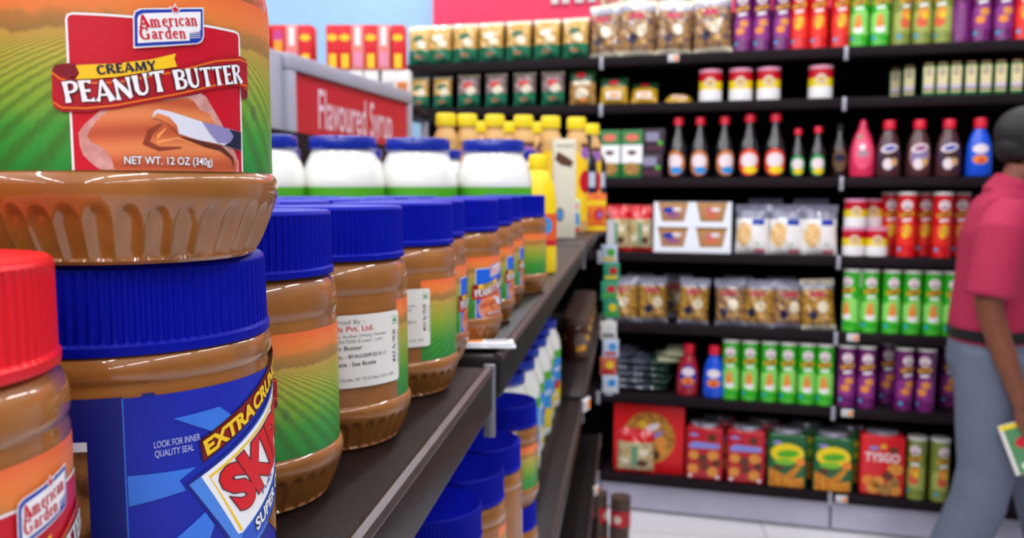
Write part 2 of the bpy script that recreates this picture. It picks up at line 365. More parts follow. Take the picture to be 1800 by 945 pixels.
def spread_mat():
    m = mat('spread_picture', '#d9703f', 0.38); nt = m.node_tree; b = nt.nodes['Principled BSDF']; L = nt.links.new
    uv = nt.nodes.new('ShaderNodeUVMap'); mp = nt.nodes.new('ShaderNodeMapping'); mp.inputs['Location'].default_value = (-0.15, -3.0, 0); mp.inputs['Scale'].default_value = (0.55, 1.2, 1); L(uv.outputs['UV'], mp.inputs['Vector'])
    wv = nt.nodes.new('ShaderNodeTexWave'); wv.wave_type = 'RINGS'; wv.inputs['Scale'].default_value = 0.32; wv.inputs['Distortion'].default_value = 4.0; wv.inputs['Detail'].default_value = 2.0; wv.inputs['Detail Scale'].default_value = 0.6; L(mp.outputs[0], wv.inputs['Vector'])
    cr = nt.nodes.new('ShaderNodeValToRGB'); e = cr.color_ramp.elements; e[0].color = C('#bd5634'); e[1].color = C('#e28550'); q = e.new(0.35); q.color = C('#d06a40'); L(wv.outputs['Fac'], cr.inputs['Fac']); L(cr.outputs['Color'], b.inputs['Base Color']); return m
spreadM = spread_mat(); breadM = mat('bread_picture', '#d9a39a', 0.4, noise=(300, 0.2, '#c48880'))
knifeM = mat('knife_picture', '#dcdcea', 0.36); knifeMid = mat('knife_lilac', '#8f86b8', 0.36); knifeDk = mat('knife_dark', '#25223c', 0.36)
outlineD = mat('outline_maroon', '#3a0a14', 0.4)
def body_r(z):
    """label band radius in cm"""
    return 3.58
def lid_mesh(mb, r, h, n, m, z0, depth=0.07, recess=0.0, cone=0.0):
    """knurled screw cap, cm"""
    lo, hi = z0 + 0.34, z0 + h - 0.20; seg = n * 8
    def rf(rr, z, a):
        zc = z * 100
        if lo < zc < hi and rr * 100 > r * 0.95:
            return rr - (depth / 100) * (0.5 - 0.5 * math.tanh(2.2 * math.cos(n * a)))
        return rr
    P = [(r - .12, z0), (r + .04, z0 + .02), (r + .06, z0 + .1), (r + .06, z0 + .26), (r + .01, z0 + .33), (r, lo + .02)]
    for k in range(1, 6): P.append((r - cone * k / 6, lo + (hi - lo) * k / 6))
    P += [(r - cone, hi - .01), (r - cone - .005, hi + .03), (r - cone - .04, z0 + h - .07), (r - cone - .13, z0 + h)]
    if recess: P += [(r - .32, z0 + h), (r - .40, z0 + h - recess), (1.5, z0 + h - recess), (0.01, z0 + h - recess)]
    else: P += [(r - .3, z0 + h - .01), (1.5, z0 + h - .01), (0.01, z0 + h - .01)]
    mb.lathe([(a / 100, b / 100) for a, b in P], seg, m, rf); return mb
def ag_body(dz=0.0, lz=9.3):
    nf = 36; K = 1.117
    def rf(rr, z, a):
        zc = z * 100
        if 0.12 < zc < 1.62:
            t = a * nf / (2 * PI); t = t - math.floor(t); e = abs(2 * t - 1)            # 0 in mid flute
            arch = 1.56 - 0.55 * e ** 3
            d = 0.17 * (1 - e ** 2.5) * min(1.0, max(0.0, (arch - zc) / 0.22)) * min(1.0, (zc - 0.1) / 0.15)
            return rr - d / 100
        return rr
    P = [(0.01, .18), (2.5, .16), (2.85, .0), (3.0, .03), (3.08, .12), (3.12, .2)]
    for k in range(1, 16):
        t = k / 15; P.append((3.12 + (3.66 - 3.12) * (t ** 0.8), .2 + 1.42 * t))
    P += [(3.685, 1.7), (3.70, 1.85), (3.70, 2.05), (3.67, 2.2), (3.60, 2.29), (3.565, 2.33), (3.56, 2.5), (3.56, 5), (3.56, 7.3 + dz)]
    t0 = 7.35 + dz; hh = lz + 0.1 - t0
    P += [(a, t0 + hh * b) for a, b in ((3.55, .05), (3.51, .13), (3.50, .19), (3.56, .25), (3.585, .34), (3.58, .5), (3.53, .66), (3.42, .80), (3.25, .91), (3.1, 1.0))] + [(3.1, lz + .3), (2.9, lz + .32)]
    mb = MB(); mb.lathe([(r * K / 100, z / 100) for r, z in P], nf * 10, pbM, rf); return mb
def ag_label_art(panelM, u0, u1, side=None):
    a = Art(); a.rect(u0, u1, 2.36, 7.27, fieldM, 0)
    if side: a.rect(2.4, 6.6, 2.4, 6.25, side, 1); a.line([(2.4, 6.25), (6.6, 6.25)], .06, whiteM, 2)
    pan = [(-2.42, 2.37), (-2.42, 6.18), (-2.38, 6.29), (-2.27, 6.33), (2.2, 6.33), (2.32, 6.29), (2.36, 6.18), (2.33, 2.37)]
    a.poly(pan, panelM, 2); a.line([(-2.42, 2.37), (-2.42, 6.18), (-2.38, 6.29), (-2.27, 6.33), (2.2, 6.33), (2.32, 6.29), (2.36, 6.18), (2.33, 2.37)], 0.06, whiteM, 3)
    a.poly([(-1.69, 3.91), (-1.27, 3.96), (-0.04, 4.27), (0.54, 4.39), (0.9, 4.49), (1.07, 4.41), (1.26, 4.13), (1.6, 3.65), (1.59, 3.23), (2.0, 2.98), (2.17, 2.65), (2.16, 2.37), (-1.73, 2.38), (-1.85, 2.45), (-2.03, 2.62), (-2.16, 2.76), (-2.23, 2.99), (-2.25, 3.31), (-2.12, 3.52), (-1.84, 3.78)], breadM, 4)
    a.poly([(-1.47, 3.92), (-1.07, 4.01), (-0.32, 4.21), (-0.04, 4.22), (0.48, 4.35), (0.7, 4.26), (0.86, 4.04), (1.16, 3.96), (1.3, 3.71), (1.28, 3.19), (1.82, 2.91), (2.08, 2.65), (2.06, 2.37), (-1.41, 2.37), (-1.46, 2.62), (-1.57, 2.84), (-1.77, 3.02), (-1.95, 3.1), (-2.04, 3.23), (-1.97, 3.39), (-1.79, 3.65)], spreadM, 5)
    a.line([(-0.2, 3.62, .04), (-0.5, 3.4, .16), (-0.62, 3.1, .2), (-0.3, 2.95, .12), (0.3, 3.0, .04)], .1, mat('spread_shadow', '#8f3d26', .38), 6)
    a.line([(-0.1, 3.5, .03), (-0.3, 3.3, .1), (-0.35, 3.12, .1), (0.2, 3.25, .05), (0.7, 3.1, .02)], .1, mat('spread_light', '#f09a58', .38), 6)
    a.line([(0.3, 3.28, .03), (1.0, 3.1, .14), (1.5, 3.02, .16), (1.9, 2.75, .1), (1.95, 2.5, .03)], .1, mat('spread_umber', '#5f2a22', .38), 6)
    a.poly([(-0.46, 3.76), (-0.39, 3.93), (-0.29, 3.99), (0.0, 3.95), (0.59, 3.8), (1.01, 3.7), (1.6, 3.61), (2.28, 3.51), (2.26, 2.97), (1.5, 3.13), (0.73, 3.23), (0.23, 3.37), (0.16, 3.53), (0.0, 3.68), (-0.24, 3.73)], knifeM, 7)
    a.poly([(0.91, 3.72), (1.6, 3.61), (1.85, 3.56), (1.99, 3.39), (1.83, 3.18), (1.39, 3.17), (1.14, 3.41)], knifeMid, 8)
    a.poly([(1.8, 3.57), (2.28, 3.505), (2.26, 2.98), (1.6, 3.11), (1.83, 3.21), (1.97, 3.38)], knifeDk, 9)
    a.line([(-0.44, 3.75, .05), (-0.3, 3.82, .14), (-0.05, 3.72, .18), (0.14, 3.55, .12), (0.2, 3.4, .04)], .1, spreadM, 9)
    # ribbon, its folded ends, yellow tab
    a.poly([(-2.82, 4.9), (-2.74, 5.03), (-2.55, 5.07), (-2.36, 5.08), (-2.23, 5.05), (-2.18, 4.89), (-2.21, 4.75), (-2.43, 4.72), (-2.8, 4.78)], darkred, 9)
    a.poly([(2.3, 4.8), (2.63, 4.72), (2.63, 4.57), (2.56, 4.49), (2.36, 4.44)], darkred, 9)
    rib = [(-2.85, 4.14), (-2.82, 4.9), (-2.62, 4.76), (-2.13, 4.66), (-1.26, 4.72), (0.13, 5.06), (1.39, 5.5), (2.3, 5.66), (2.57, 5.62), (2.63, 5.54), (2.63, 4.72), (2.53, 4.77), (2.15, 4.81), (1.36, 4.66), (0.11, 4.3), (-1.29, 3.97), (-2.01, 3.86), (-2.62, 3.86), (-2.82, 3.98)]
    a.poly(rib, bannerM, 10)
    a.line([(-2.82, 4.1), (-2.62, 3.96), (-2.01, 3.95), (-1.29, 4.05), (0.11, 4.39), (1.36, 4.75), (2.15, 4.89), (2.6, 4.85)], 0.04, orangeLine, 11)
    a.line([(-2.82, 4.84), (-2.62, 4.68), (-2.13, 4.58), (-1.26, 4.63), (0.13, 4.98), (1.39, 5.41), (2.3, 5.57), (2.58, 5.53)], 0.04, orangeLine, 11)
    a.poly([(-2.22, 5.03), (-1.24, 5.11), (-0.42, 5.27), (0.22, 5.48), (0.17, 5.34), (0.24, 5.14), (-0.7, 4.9), (-1.26, 4.77), (-1.83, 4.7), (-2.24, 4.68), (-2.14, 4.83)], yellowP, 12)
    a.glyphs('CREAMY', navy, 14, -1.72, 4.80, 0.23, 1.44, rot=0.15, fat=0.01)
    bend = lambda t: 0.03 * (t - 0.5) ** 2
    for mm, ly, fat in ((outlineD, 13, 0.07), (whiteM, 15, 0.0)):
        a.glyphs('PEANUT', mm, ly, -2.5, 4.05, 0.54, 2.5, rot=0.165, fat=fat, arc=lambda t: 0.05 * math.cos(2 * PI * t) - 0.03)
        a.glyphs('BUTTER', mm, ly, 0.18, 4.52, 0.52, 2.2, rot=0.18, fat=fat)
    a.text('NET WT. 12 OZ (340g)', whiteM, 12, -1.17, 2.54, 0.2, width=2.34, bold=0.012, outline=(navy, 0.03))
    # crest with the maker's name
    lo = [(-0.84, 5.52), (-0.82, 6.34), (-0.78, 6.47), (-0.64, 6.55), (0.05, 6.64), (1.05, 6.80), (1.03, 6.02), (0.97, 5.88), (0.84, 5.80), (0.01, 5.65)]
    a.poly(lo, whiteM, 12); cx, cz = 0.1, 6.17
    sc = lambda L, k: [(cx + (u - cx) * k, cz + (z - cz) * (2 * k - 1 if k < 1 else k)) for u, z in L]
    a.poly(sc(lo, .965), blueP, 13); a.poly([(-0.73, 5.66), (-0.715, 6.28), (-0.68, 6.37), (-0.58, 6.43), (0.04, 6.52), (0.95, 6.67), (0.93, 6.2), (0.87, 6.12), (0.6, 6.06), (0.6, 5.86), (0.02, 5.77)], whiteM, 14)
    for k in range(4): a.line([(0.6, 5.93 + .055 * k), (0.92, 5.985 + .055 * k)], 0.016, whiteM, 14)
    a.glyphs('American', redP, 16, -0.67, 6.05, 0.33, 1.54, rot=0.155, fat=0.012); a.glyphs('Garden', redP, 16, -0.67, 5.755, 0.31, 1.2, rot=0.13, fat=0.012)
    for R_, mm, ly in ((0.19, whiteM, 15), (0.125, redP, 16)):
        a.poly([(0.24 + R_ * (1 if k % 2 == 0 else .42) * math.sin(k * PI / 5), 6.62 + R_ * (1 if k % 2 == 0 else .42) * math.cos(k * PI / 5) * 0.95) for k in range(10)], mm, ly)
    # kosher mark, bar of small print
    n = 24; a.line([(3.02 + .15 * math.cos(2 * PI * k / n), 4.13 + .17 * math.sin(2 * PI * k / n)) for k in range(n + 1)], 0.02, ink, 2); a.text('U', ink, 2, 3.02, 4.05, 0.16, center=True)
    for k in range(12): a.line([(7.6, 2.9 + k * .32), (8.8, 2.9 + k * .32)], 0.06, ink, 2)
    return a
def sticker(parent, u0, z0):
    a = Art(); w_, h_ = 4.4, 3.5
    a.poly([(u0 + .12, z0), (u0 + w_ - .12, z0), (u0 + w_, z0 + .12), (u0 + w_, z0 + h_ - .12), (u0 + w_ - .12, z0 + h_), (u0 + .12, z0 + h_), (u0, z0 + h_ - .12), (u0, z0 + .12)], offwhite, 22)
    rows = [('Imported By :', ink, 3.08, .20, 2.0), ('Foods Pvt. Ltd.', redP, 2.72, .26, 2.5), ('Oshiwara, Andheri (West), Mumbai', ink, 2.42, .15, 3.2), ('022-26367200 E-mail : info', ink, 2.17, .15, 3.0), ('Peanut Butter', black, 1.83, .2, 1.9), ('Batch No. : BF/AG/009/2010-11', black, 1.43, .18, 3.2), ('Mfg. Date : See Bottle', black, 1.05, .2, 2.6), ('American Garden, NY 10123 New York, USA', ink, .32, .17, 3.7)]
    for t_, m_, zz, hh, ww in rows: a.text(t_, m_, 23, u0 + .25, z0 + zz, hh, width=ww, bold=0.012 if m_ is not ink else 0)
    a.text('M.R.P. Rs 195.00', black, 23, u0 + 4.12, z0 + .95, .2, width=1.6, rot=PI / 2, bold=.02); a.text('(Incl. of all taxes)', ink, 23, u0 + 4.36, z0 + .9, .12, width=1.6, rot=PI / 2)
    g = mat('green_mark', '#2f9a4a', .5)
    a.line([(u0 + 3.95, z0 + 2.85), (u0 + 4.25, z0 + 2.85), (u0 + 4.25, z0 + 3.2), (u0 + 3.95, z0 + 3.2), (u0 + 3.95, z0 + 2.85)], .04, g, 23); a.ell(u0 + 4.1, z0 + 3.02, .1, .1, g, 23, 12)
    mb = MB(); a.build(mb, on_cyl(3.977), 0.22); return mb.build('sticker', parent)
def pb_jar(lidM, panelM, dz=0.0, lz=9.3, lh=2.6, zk=1.0, shd=None, side=None):
    t = thing('peanut_butter_jar'); ag_body(dz if shd is None else shd, lz).build('jar_body', t)
    lid_mesh(MB(), 3.8, lh, 84, lidM, lz).build('lid', t)
    mb = MB(); ag_label_art(panelM, -9.0, 9.0, side).build(mb, on_cyl(3.979, 4.4, dz, zk), 0.22); mb.build('label', t)
    return t
def jrot(deg_cam): return math.radians(deg_cam + 90) + YAW      # label front aimed at a camera-plan bearing
jar_red = Proto(pb_jar(redLid, redP, .78, 9.68, 2.48, side=purpleP))
jar_top = Proto(pb_jar(blueLid, redP, zk=.925, shd=-.32))
jar_blue = Proto(pb_jar(blueLid, midblue))
sj = pb_jar(blueLid, midblue); sticker(sj, -12.6, 3.3); jar_stick = Proto(sj)
sj = pb_jar(blueLid, midblue); sticker(sj, -12.0, 3.3); jar_stick_b = Proto(sj)
GP = 'blue-lidded peanut butter jars along the shelf edge'
BASE = -12.8
def jar(proto, X, Z, deg, lab, base=BASE, group=GP): return proto.put(W(X, Z, base), jrot(deg), lab, 'jar', group)
jar(jar_red, -13.09, 16.83, -5.5, 'red-lidded peanut butter jar, the only one with a red cap', group=None).scale = (.935,) * 3
jar(jar_top, -10.97, 24.5, -51.5, 'creamy peanut butter jar with a red front panel stacked on top of another jar', base=-1.95, group=None)
jar(jar_blue, -11.3, 35.06, -88, 'blue-lidded jar showing mostly green field label, beside the dark blue label')
jar(jar_stick, -9.42, 43.68, 94, 'blue-lidded jar with the widest white import sticker')
jar(jar_stick_b, -7.57, 54.22, 59, 'blue-lidded jar with a white sticker beside a broad green field label')
jar(jar_blue, -7.32, 62.83, 6, 'blue-lidded jar half hidden just before the jar showing a blue panel')
jar(jar_blue, -4.94, 71.47, -28, 'blue-lidded jar turned to show its blue panel, beside the price ticket')
jar(jar_blue, -3.8, 82.34, -2, 'blue-lidded jar just beyond the one showing its blue panel, only a sliver visible')
jar(jar_blue, -2.74, 93.67, 5, 'blue-lidded jar next to last along the shelf edge, mostly hidden')
jar(jar_blue, 0.3, 106.4, -112, 'last blue-lidded jar along the shelf edge, in front of the yellow bottle')
for r_, (xx, y0, n) in enumerate(((-24.1, 39.0, 7), (-32.5, 43.0, 6), (-40.9, 47.0, 5))):
    for k in range(n):
        jar_blue.put((xx / 100, (y0 + 8.4 * k) / 100, CAMZ + BASE / 100), random.Random(r_ * 50 + k).uniform(0, 6), 'blue-lidded jar in the rows behind the shelf edge, only its lid showing', 'jar', 'blue-lidded jars in the rear rows')
# ------------------------------------------------------------------ crunchy jar with the dark blue label
crLab = mat('royal_blue_label', '#0c22ac', 0.42, noise=(25, 0.15)); crDark = mat('deep_blue_label', '#071a78', 0.42); ray = mat('light_blue_ray', '#3a7be8', 0.42, noise=(60, 0.12))
edgeB = mat('diamond_blue', '#4a86e2', 0.42); deepRed = mat('deep_red_outline', '#8c0a12', 0.4); nutM = mat('nut_picture', '#a8713a', 0.42, noise=(150, 0.5, '#5c3414'))
def crunchy():
    t = thing('peanut_butter_jar')
    P = [(0.01, .12), (2.9, .1), (3.2, 0), (3.4, .05), (3.6, .25), (3.70, .55), (3.72, .8), (3.72, .95), (3.66, 1.05), (3.64, 1.2), (3.64, 4), (3.64, 7.1), (3.64, 7.4), (3.63, 7.55), (3.60, 7.65), (3.60, 7.72), (3.66, 7.8), (3.70, 7.95), (3.69, 8.15), (3.62, 8.36), (3.5, 8.5), (3.4, 8.55), (3.4, 8.8), (3.2, 8.85)]
    MB().lathe([(a * 1.142 / 100, b / 100) for a, b in P], 160, pbM).build('jar_body', t)
    lid_mesh(MB(), 4.1, 2.4, 92, blueLid, 8.45, depth=0.065, recess=0.0, cone=0.03).build('lid', t)
    a = Art(); circ = 2 * PI * 3.78
    a.rect(-1.70, circ - 1.70 - 1.5, 1.15, 7.38, crLab, 1); a.rect(-2.5, -1.70, 1.15, 7.42, crDark, 3)
    a.rect(-1.28, -1.0, 7.38, 7.46, crDark, 3)
    a.rect(-4.1, -2.5, 1.3, 6.4, nutM, 2); a.rect(-4.6, -2.5, 6.3, 7.42, crDark, 3); a.rect(-4.1, -2.5, 6.05, 6.3, whiteM, 3)
    a.line([(-1.7, 1.15), (-1.7, 7.38)], .03, ray, 4)
    a.poly([(-0.6, 6.69), (0.61, 6.76), (1.2, 6.22), (0.58, 6.0)], ray, 4)
    a.poly([(-1.66, 5.32), (-0.09, 5.24), (-0.51, 4.97), (-0.36, 4.66), (-1.66, 4.50)], ray, 4)
    a.poly([(-1.66, 2.7), (0.11, 3.91), (0.35, 3.45), (-0.4, 1.6), (-1.66, 1.6)], ray, 4)
    a.poly([(1.89, 6.76), (2.37, 6.74), (2.06, 6.5), (1.91, 6.42)], ray, 4)
    th = math.radians(24); c_, s_ = math.cos(th), math.sin(th)
    Rr = lambda u, z: (0.0 + u * c_ - z * s_, 4.95 + u * s_ + z * c_)     # logo frame: origin at the diamond's tip
    a.poly([Rr(-.40, .06), Rr(7.6, .40), Rr(8.2, -.5), Rr(6.6, -3.5), Rr(-.05, -3.3)], mat('logo_shadow', '#0a1a80', .42), 4)
    a.poly([Rr(-.32, -.03), Rr(7.5, .28), Rr(8.0, -.5), Rr(6.5, -3.3), Rr(.02, -3.1)], edgeB, 5)
    a.poly([Rr(.02, -.02), Rr(7.3, .14), Rr(7.7, -.5), Rr(6.6, -2.1), Rr(.28, -2.38), Rr(.16, -2.3)], whiteM, 6)
    a.line([Rr(.30, -2.3), Rr(.20, -.18), Rr(7.1, -.05)], 0.085, yellowP, 7)
    a.poly([Rr(.1, -3.0), Rr(.25, -2.42), Rr(6.6, -2.14), Rr(6.5, -3.2)], mat('strap_blue', '#2456c8', .42), 6)
    kw = dict(rot=th)
    u, z = Rr(.52, -1.78); a.text('SKIPPY', mat('logo_red', '#d80f1c', .4), 10, u, z, 1.42, width=4.9, bold=.055, shear=-.16, outline=(outlineD, .018), **kw)
    u, z = Rr(1.5, -2.08); a.text('FUEL THE FUN', mat('logo_blue', '#1c3ea8', .4), 9, u, z, .14, width=2.6, bold=.01, **kw)
    u, z = Rr(.75, -2.82); a.text('SUPER CHUNK', whiteM, 9, u, z, .36, width=3.5, bold=.03, shear=.2, outline=(navy, .05), **kw)
    a.poly([Rr(1.3, -3.0), Rr(6.4, -3.2), Rr(6, -5), Rr(2.2, -4.6)], nutM, 5)
    # slanted banner
    a.poly([Rr(.22, .30), Rr(.42, .92), Rr(3.0, 1.02), Rr(6.4, 1.05), Rr(6.3, .42), Rr(3.0, .36)], outlineD, 6); a.poly([Rr(.28, .34), Rr(.46, .86), Rr(3.0, .97), Rr(6.35, 1.0), Rr(6.25, .47), Rr(3.0, .41)], deepRed, 7)
    u, z = Rr(.40, .42); a.text('EXTRA', yellowP, 11, u, z, .40, width=1.85, bold=.045, shear=.18, outline=(black, .03), **kw)
    u, z = Rr(2.25, .45); a.text('CRUNCHY', yellowP, 11, u, z, .42, width=2.8, bold=.045, shear=.18, outline=(black, .03), **kw)
    a.text('LOOK FOR INNER', mat('pale_print', '#b9c2ea', .5), 5, -1.06, 5.97, .18, width=1.1); a.text('QUALITY SEAL', MATS['pale_print'], 5, -1.05, 5.72, .18, width=.92)
    mb = MB(); a.build(mb, on_cyl(4.163, 3.78), 0.22); mb.build('label', t)
    return t
Proto(crunchy()).put(W(-11.65, 25.5, BASE), jrot(-42), 'extra crunchy peanut butter jar with a royal blue label under the stacked jar', 'jar', None)
# ------------------------------------------------------------------ mayonnaise jars
mayo = mat('mayonnaise_glass', '#f3f3ea', 0.25, coat=1.0); greenP = mat('green_band', '#4fae1e', 0.45); skyP = mat('sky_print', '#2f8fd8', .45); lemonP = mat('lemon_print', '#f2d414', .45)
blueMetal = mat('blue_metal_lid', '#10289a', 0.28, coat=.6)
def mayo_jar():
    t = thing('mayonnaise_jar')
    P = [(.01, .2), (4.2, .15), (4.6, 0), (5.0, .15), (5.2, .6), (5.25, 1.2), (5.22, 1.5), (5.2, 1.6), (5.2, 9), (5.2, 12.9), (5.25, 13.1), (5.22, 13.6), (5.16, 14.0), (5.0, 14.9), (4.6, 16.0), (4.2, 16.8), (4.0, 17.2), (3.9, 17.6), (3.9, 18)]
    MB().lathe([(a / 100, b / 100) for a, b in P], 72, mayo).build('glass_body', t)
    P = [(3.9, 17.6), (4.2, 17.55), (4.25, 17.7), (4.22, 18.9), (4.1, 19.15), (3.9, 19.2), (3.5, 19.1), (.01, 19.1)]
    MB().lathe([(a / 100, b / 100) for a, b in P], 72, blueMetal).build('lid', t)
    a = Art(); a.rect(-13, 13, 1.8, 12.9, whiteM, 0); a.rect(-13, 13, 11.2, 12.9, greenP, 1)
    for q in (-9, 0, 9):
        a.poly([(q - 4, 11.2), (q + 4, 11.2), (q + 4, 4.4), (q, 3.4), (q - 4, 4.4)], skyP, 1); a.rect(q - 4, q + 4, 1.8, 2.7, lemonP, 1); a.ell(q, 4.2, 2.6, 1.5, lemonP, 2); a.ell(q - 1.5, 5.3, 1.2, 1.0, redP, 3)
        a.text('MAYONNAISE', whiteM, 3, q, 8.3, .9, width=5.2, center=True, bold=.03)
    mb = MB(); a.build(mb, on_cyl(5.21), 0.6); mb.build('label', t); return t
mj = Proto(mayo_jar())
for k, (x, z) in enumerate(((-2.5, 117), (-12.4, 113.5), (-21.4, 109), (-30.6, 105.5))):
    mj.put(W(x, z, BASE), 0.3 * k, 'white mayonnaise jar in the front row above the blue lids, ' + ('next to the yellow bottle', 'second from the yellow bottle', 'third from the yellow bottle', 'beside the stacked jar')[k], 'jar', 'white mayonnaise jars on the upper shelf')
for k, x in enumerate((0.2, -12.9, -26.0, -39)):
    mj.put(W(x, 150 - 3 * k, BASE), 0.5 * k, 'white mayonnaise jar mostly hidden behind the front row', 'jar', 'second row of mayonnaise jars')
for k in range(6):
    mj.put((EDGE - 0.105 + 0.004 * (k % 2), 1.31 + 0.108 * k, CAMZ - .48), 0.45 + .2 * k, 'white mayonnaise jar on the lower shelf, ' + ORD[k] + ' beyond the stacked blue-lidded jars', 'jar', 'mayonnaise jars on the lower shelf')
# lower-shelf peanut butter, two high
for k, y in enumerate((0.625, 0.71, 0.795, 0.95)):
    for tier in (0, 1):
        x = EDGE - (0.052, 0.047, 0.043, 0.044)[k]
        jar_blue.put((x, y, CAMZ - .48 + .1192 * tier), 0.9 + 1.3 * k + tier, 'blue-lidded jar on the lower shelf, ' + ('upper' if tier else 'bottom') + ' tier, ' + ORD[3 - k] + ' from the lower mayonnaise jars', 'jar', 'blue-lidded jars stacked on the lower shelf')
# ------------------------------------------------------------------ yellow squeeze bottle, cream carton, packs and bottles on the far bay
def bottle(name, prof, bodyM, capM, capprof, art=None, R=None, seg=40, flat=1.0, label_name='label', bodyname='bottle_body', stepu=.5, mfun=None):
    t = thing(name)
    fl = (lambda r, z, a: r * math.sqrt(1 / (math.cos(a) ** 2 + (math.sin(a) / flat) ** 2))) if flat != 1 else None
    MB().lathe([(a / 100, b / 100) for a, b in prof], seg, bodyM, fl, mfun=mfun).build(bodyname, t)
    MB().lathe([(a / 100, b / 100) for a, b in capprof], seg, capM).build('cap', t)
    if art:
        mb = MB()
        def fn(u, z, out):
            r = R(z) if callable(R) else R; a = -PI / 2 + u / r; rr = r / 100
            if fl: rr = fl(rr, 0, a)
            rr += out * 3; return (rr * math.cos(a), rr * math.sin(a), z / 100)
        art.build(mb, fn, stepu, .6 if callable(R) else None); mb.build(label_name, t)
    return t
def prof_r(prof):
    def R(z):
        for (r0, z0), (r1, z1) in zip(prof, prof[1:]):
            if z0 <= z <= z1 and z1 > z0: return r0 + (r1 - r0) * (z - z0) / (z1 - z0)
        return prof[-1][0]
    return R
yel = mat('yellow_plastic', '#f3cf12', 0.35); brown = mat('brown_print', '#5a3018', .5); tanP = mat('tan_print', '#d6a868', .5)
P = [(.01, .1), (2.5, 0), (2.8, .2), (2.85, 1), (2.85, 8), (2.8, 11), (2.4, 13.5), (1.7, 15), (1.3, 15.6), (1.3, 16)]
a = Art().rect(-4, 4, 5, 9, mat('orange_red_print', '#e2571f', .5), 0).ell(0, 7.2, 1.5, 1.4, skyP, 1).rect(-4, 4, 4.2, 5, redP, 1)
Proto(bottle('squeeze_bottle', P, yel, yel, [(1.4, 15.6), (1.45, 15.7), (1.4, 17.4), (1.2, 17.8), (.01, 17.9)], a, prof_r(P))).put(W(3.9, 129, BASE), 0.4, 'yellow squeeze bottle standing behind the last blue-lidded jar', 'bottle')
def carton(name, w_, d_, h_, m, art=None, part='carton_body', flap=True, artlayer=0.0002):
    t = thing(name); MB().box(-w_ / 200, w_ / 200, -d_ / 200, d_ / 200, 0, h_ / 100, m, 0.0012).build(part, t)
    if art: mb = MB(); art.build(mb, on_flat(-d_ / 200 - .0001), off=artlayer); mb.build('front_print', t)
    return t
creamC = mat('cream_card', '#d9d2bd', .55, noise=(12, .05))
a = Art().poly([(-2.6, 20), (-1.8, 22), (.6, 20.6), (2.2, 19.4), (1.6, 18), (-1, 18.6)], brown, 1).text('CHOCOLATE', black, 1, -2.2, 23, .8, width=4.4).ell(-1.2, 6, 1, 1.8, ink, 1).ell(-1.2, 6, .6, 1.2, skyP, 2)
Proto(carton('drink_carton', 5.6, 7.0, 25.2, creamC, a)).put(W(13.4, 222, BASE), 0.15, 'tall cream carton standing at the end of the upper shelf', 'carton')
capY = mat('yellow_cap', '#efd51c', .4); amber = mat('amber_bottle', '#7a4a1c', .2, coat=.6); lilac = mat('lilac_print', '#9d62b4', .5)
P = [(.01, .1), (2.6, 0), (2.95, .3), (3, 2), (3, 22), (2.9, 23.5), (2.3, 25), (2.05, 25.6), (2.05, 26.6)]
a = Art().rect(-9.3, 9.3, 3, 23, yellowP, 0).rect(-9.3, 9.3, 20.6, 23, tanP, 1)
for q in (-6.2, 0, 6.2): a.ell(q, 20.2, 1.7, 1.5, lilac, 2); a.ell(q, 13, 2, 3, redP, 2); a.rect(q - 1.6, q + 1.6, 21.6, 22.6, brown, 2)
sy = Proto(bottle('syrup_bottle', P, tanP, capY, [(2.1, 26.2), (2.4, 26.3), (2.45, 26.5), (2.42, 28.8), (2.2, 29.3), (.01, 29.4)], a, 3.02))
for k, (px, Z) in enumerate(((785, 234), (822, 236), (870, 238), (920, 240), (967, 243), (1012, 247))):
    sy.put(W((px - 900) / FPX * Z, Z, BASE), .2 * k, 'yellow-capped syrup bottle in the front row, ' + (ORD[5 - k] + ' from the cream carton' if k < 5 else 'directly behind the cream carton'), 'bottle', 'yellow-capped bottles', scale=1.12)
for k, (px, Z) in enumerate(((845, 262), (893, 264), (943, 266), (1037, 272))):
    sy.put(W((px - 900) / FPX * Z, Z, BASE), .9 * k, 'yellow-capped syrup bottle in the rear row, ' + (ORD[k] + ' one showing between the front bottles' if k < 3 else 'sticking out beyond all the others'), 'bottle', 'rear yellow-capped bottles', scale=1.12)
packO = mat('orange_pack', '#ee8a1c', .45, noise=(60, .3, '#d8501c'))
a = Art().rect(-2.1, 2.1, 7.6, 9.2, lemonP, 1).ell(0, 5, 1.5, 1.7, redP, 1).ell(.3, 5, .8, .9, lilac, 2).rect(-2.1, 2.1, .4, 1.6, lemonP, 1)
po = Proto(carton('drink_mix_box', 4.3, 5, 11.2, packO, a))
for k, (x, z, rz) in enumerate(((21.3, 252, .1), (25.6, 254, .12))): po.put(W(x, z, BASE), rz, 'orange and yellow box ending the upper shelf, ' + ('next to the pale green pack', 'at the shelf edge')[k], 'box', 'orange boxes')
a = Art().ell(0, 7.6, 1.4, 1.2, mat('pink_print', '#e58ab0', .5), 1).rect(-1.6, 1.6, 0.2, 1.6, redP, 1).rect(-1.6, 1.6, 2.4, 5.6, skyP, 1)
Proto(carton('small_pack', 3.4, 2.6, 9.6, mat('pale_green_card', '#b9d7b4', .5), a)).put(W(17.6, 244, BASE), .1, 'small pale green pack with a pink top beside the cream carton', 'box')
P = [(.01, .1), (3, 0), (3.3, .3), (3.3, 19), (2.9, 21.5), (1.6, 24), (1.3, 25), (1.3, 27)]
darkG = mat('dark_glass', '#14161f', .12, coat=.8)
a = Art().rect(-3.2, 3.2, 10, 18.5, navy, 0).rect(-2.6, -.4, 12, 17, mat('pale_blue_print', '#c4d0e6', .5), 1).rect(.3, 2.6, 13, 17.6, MATS['pale_blue_print'], 1)
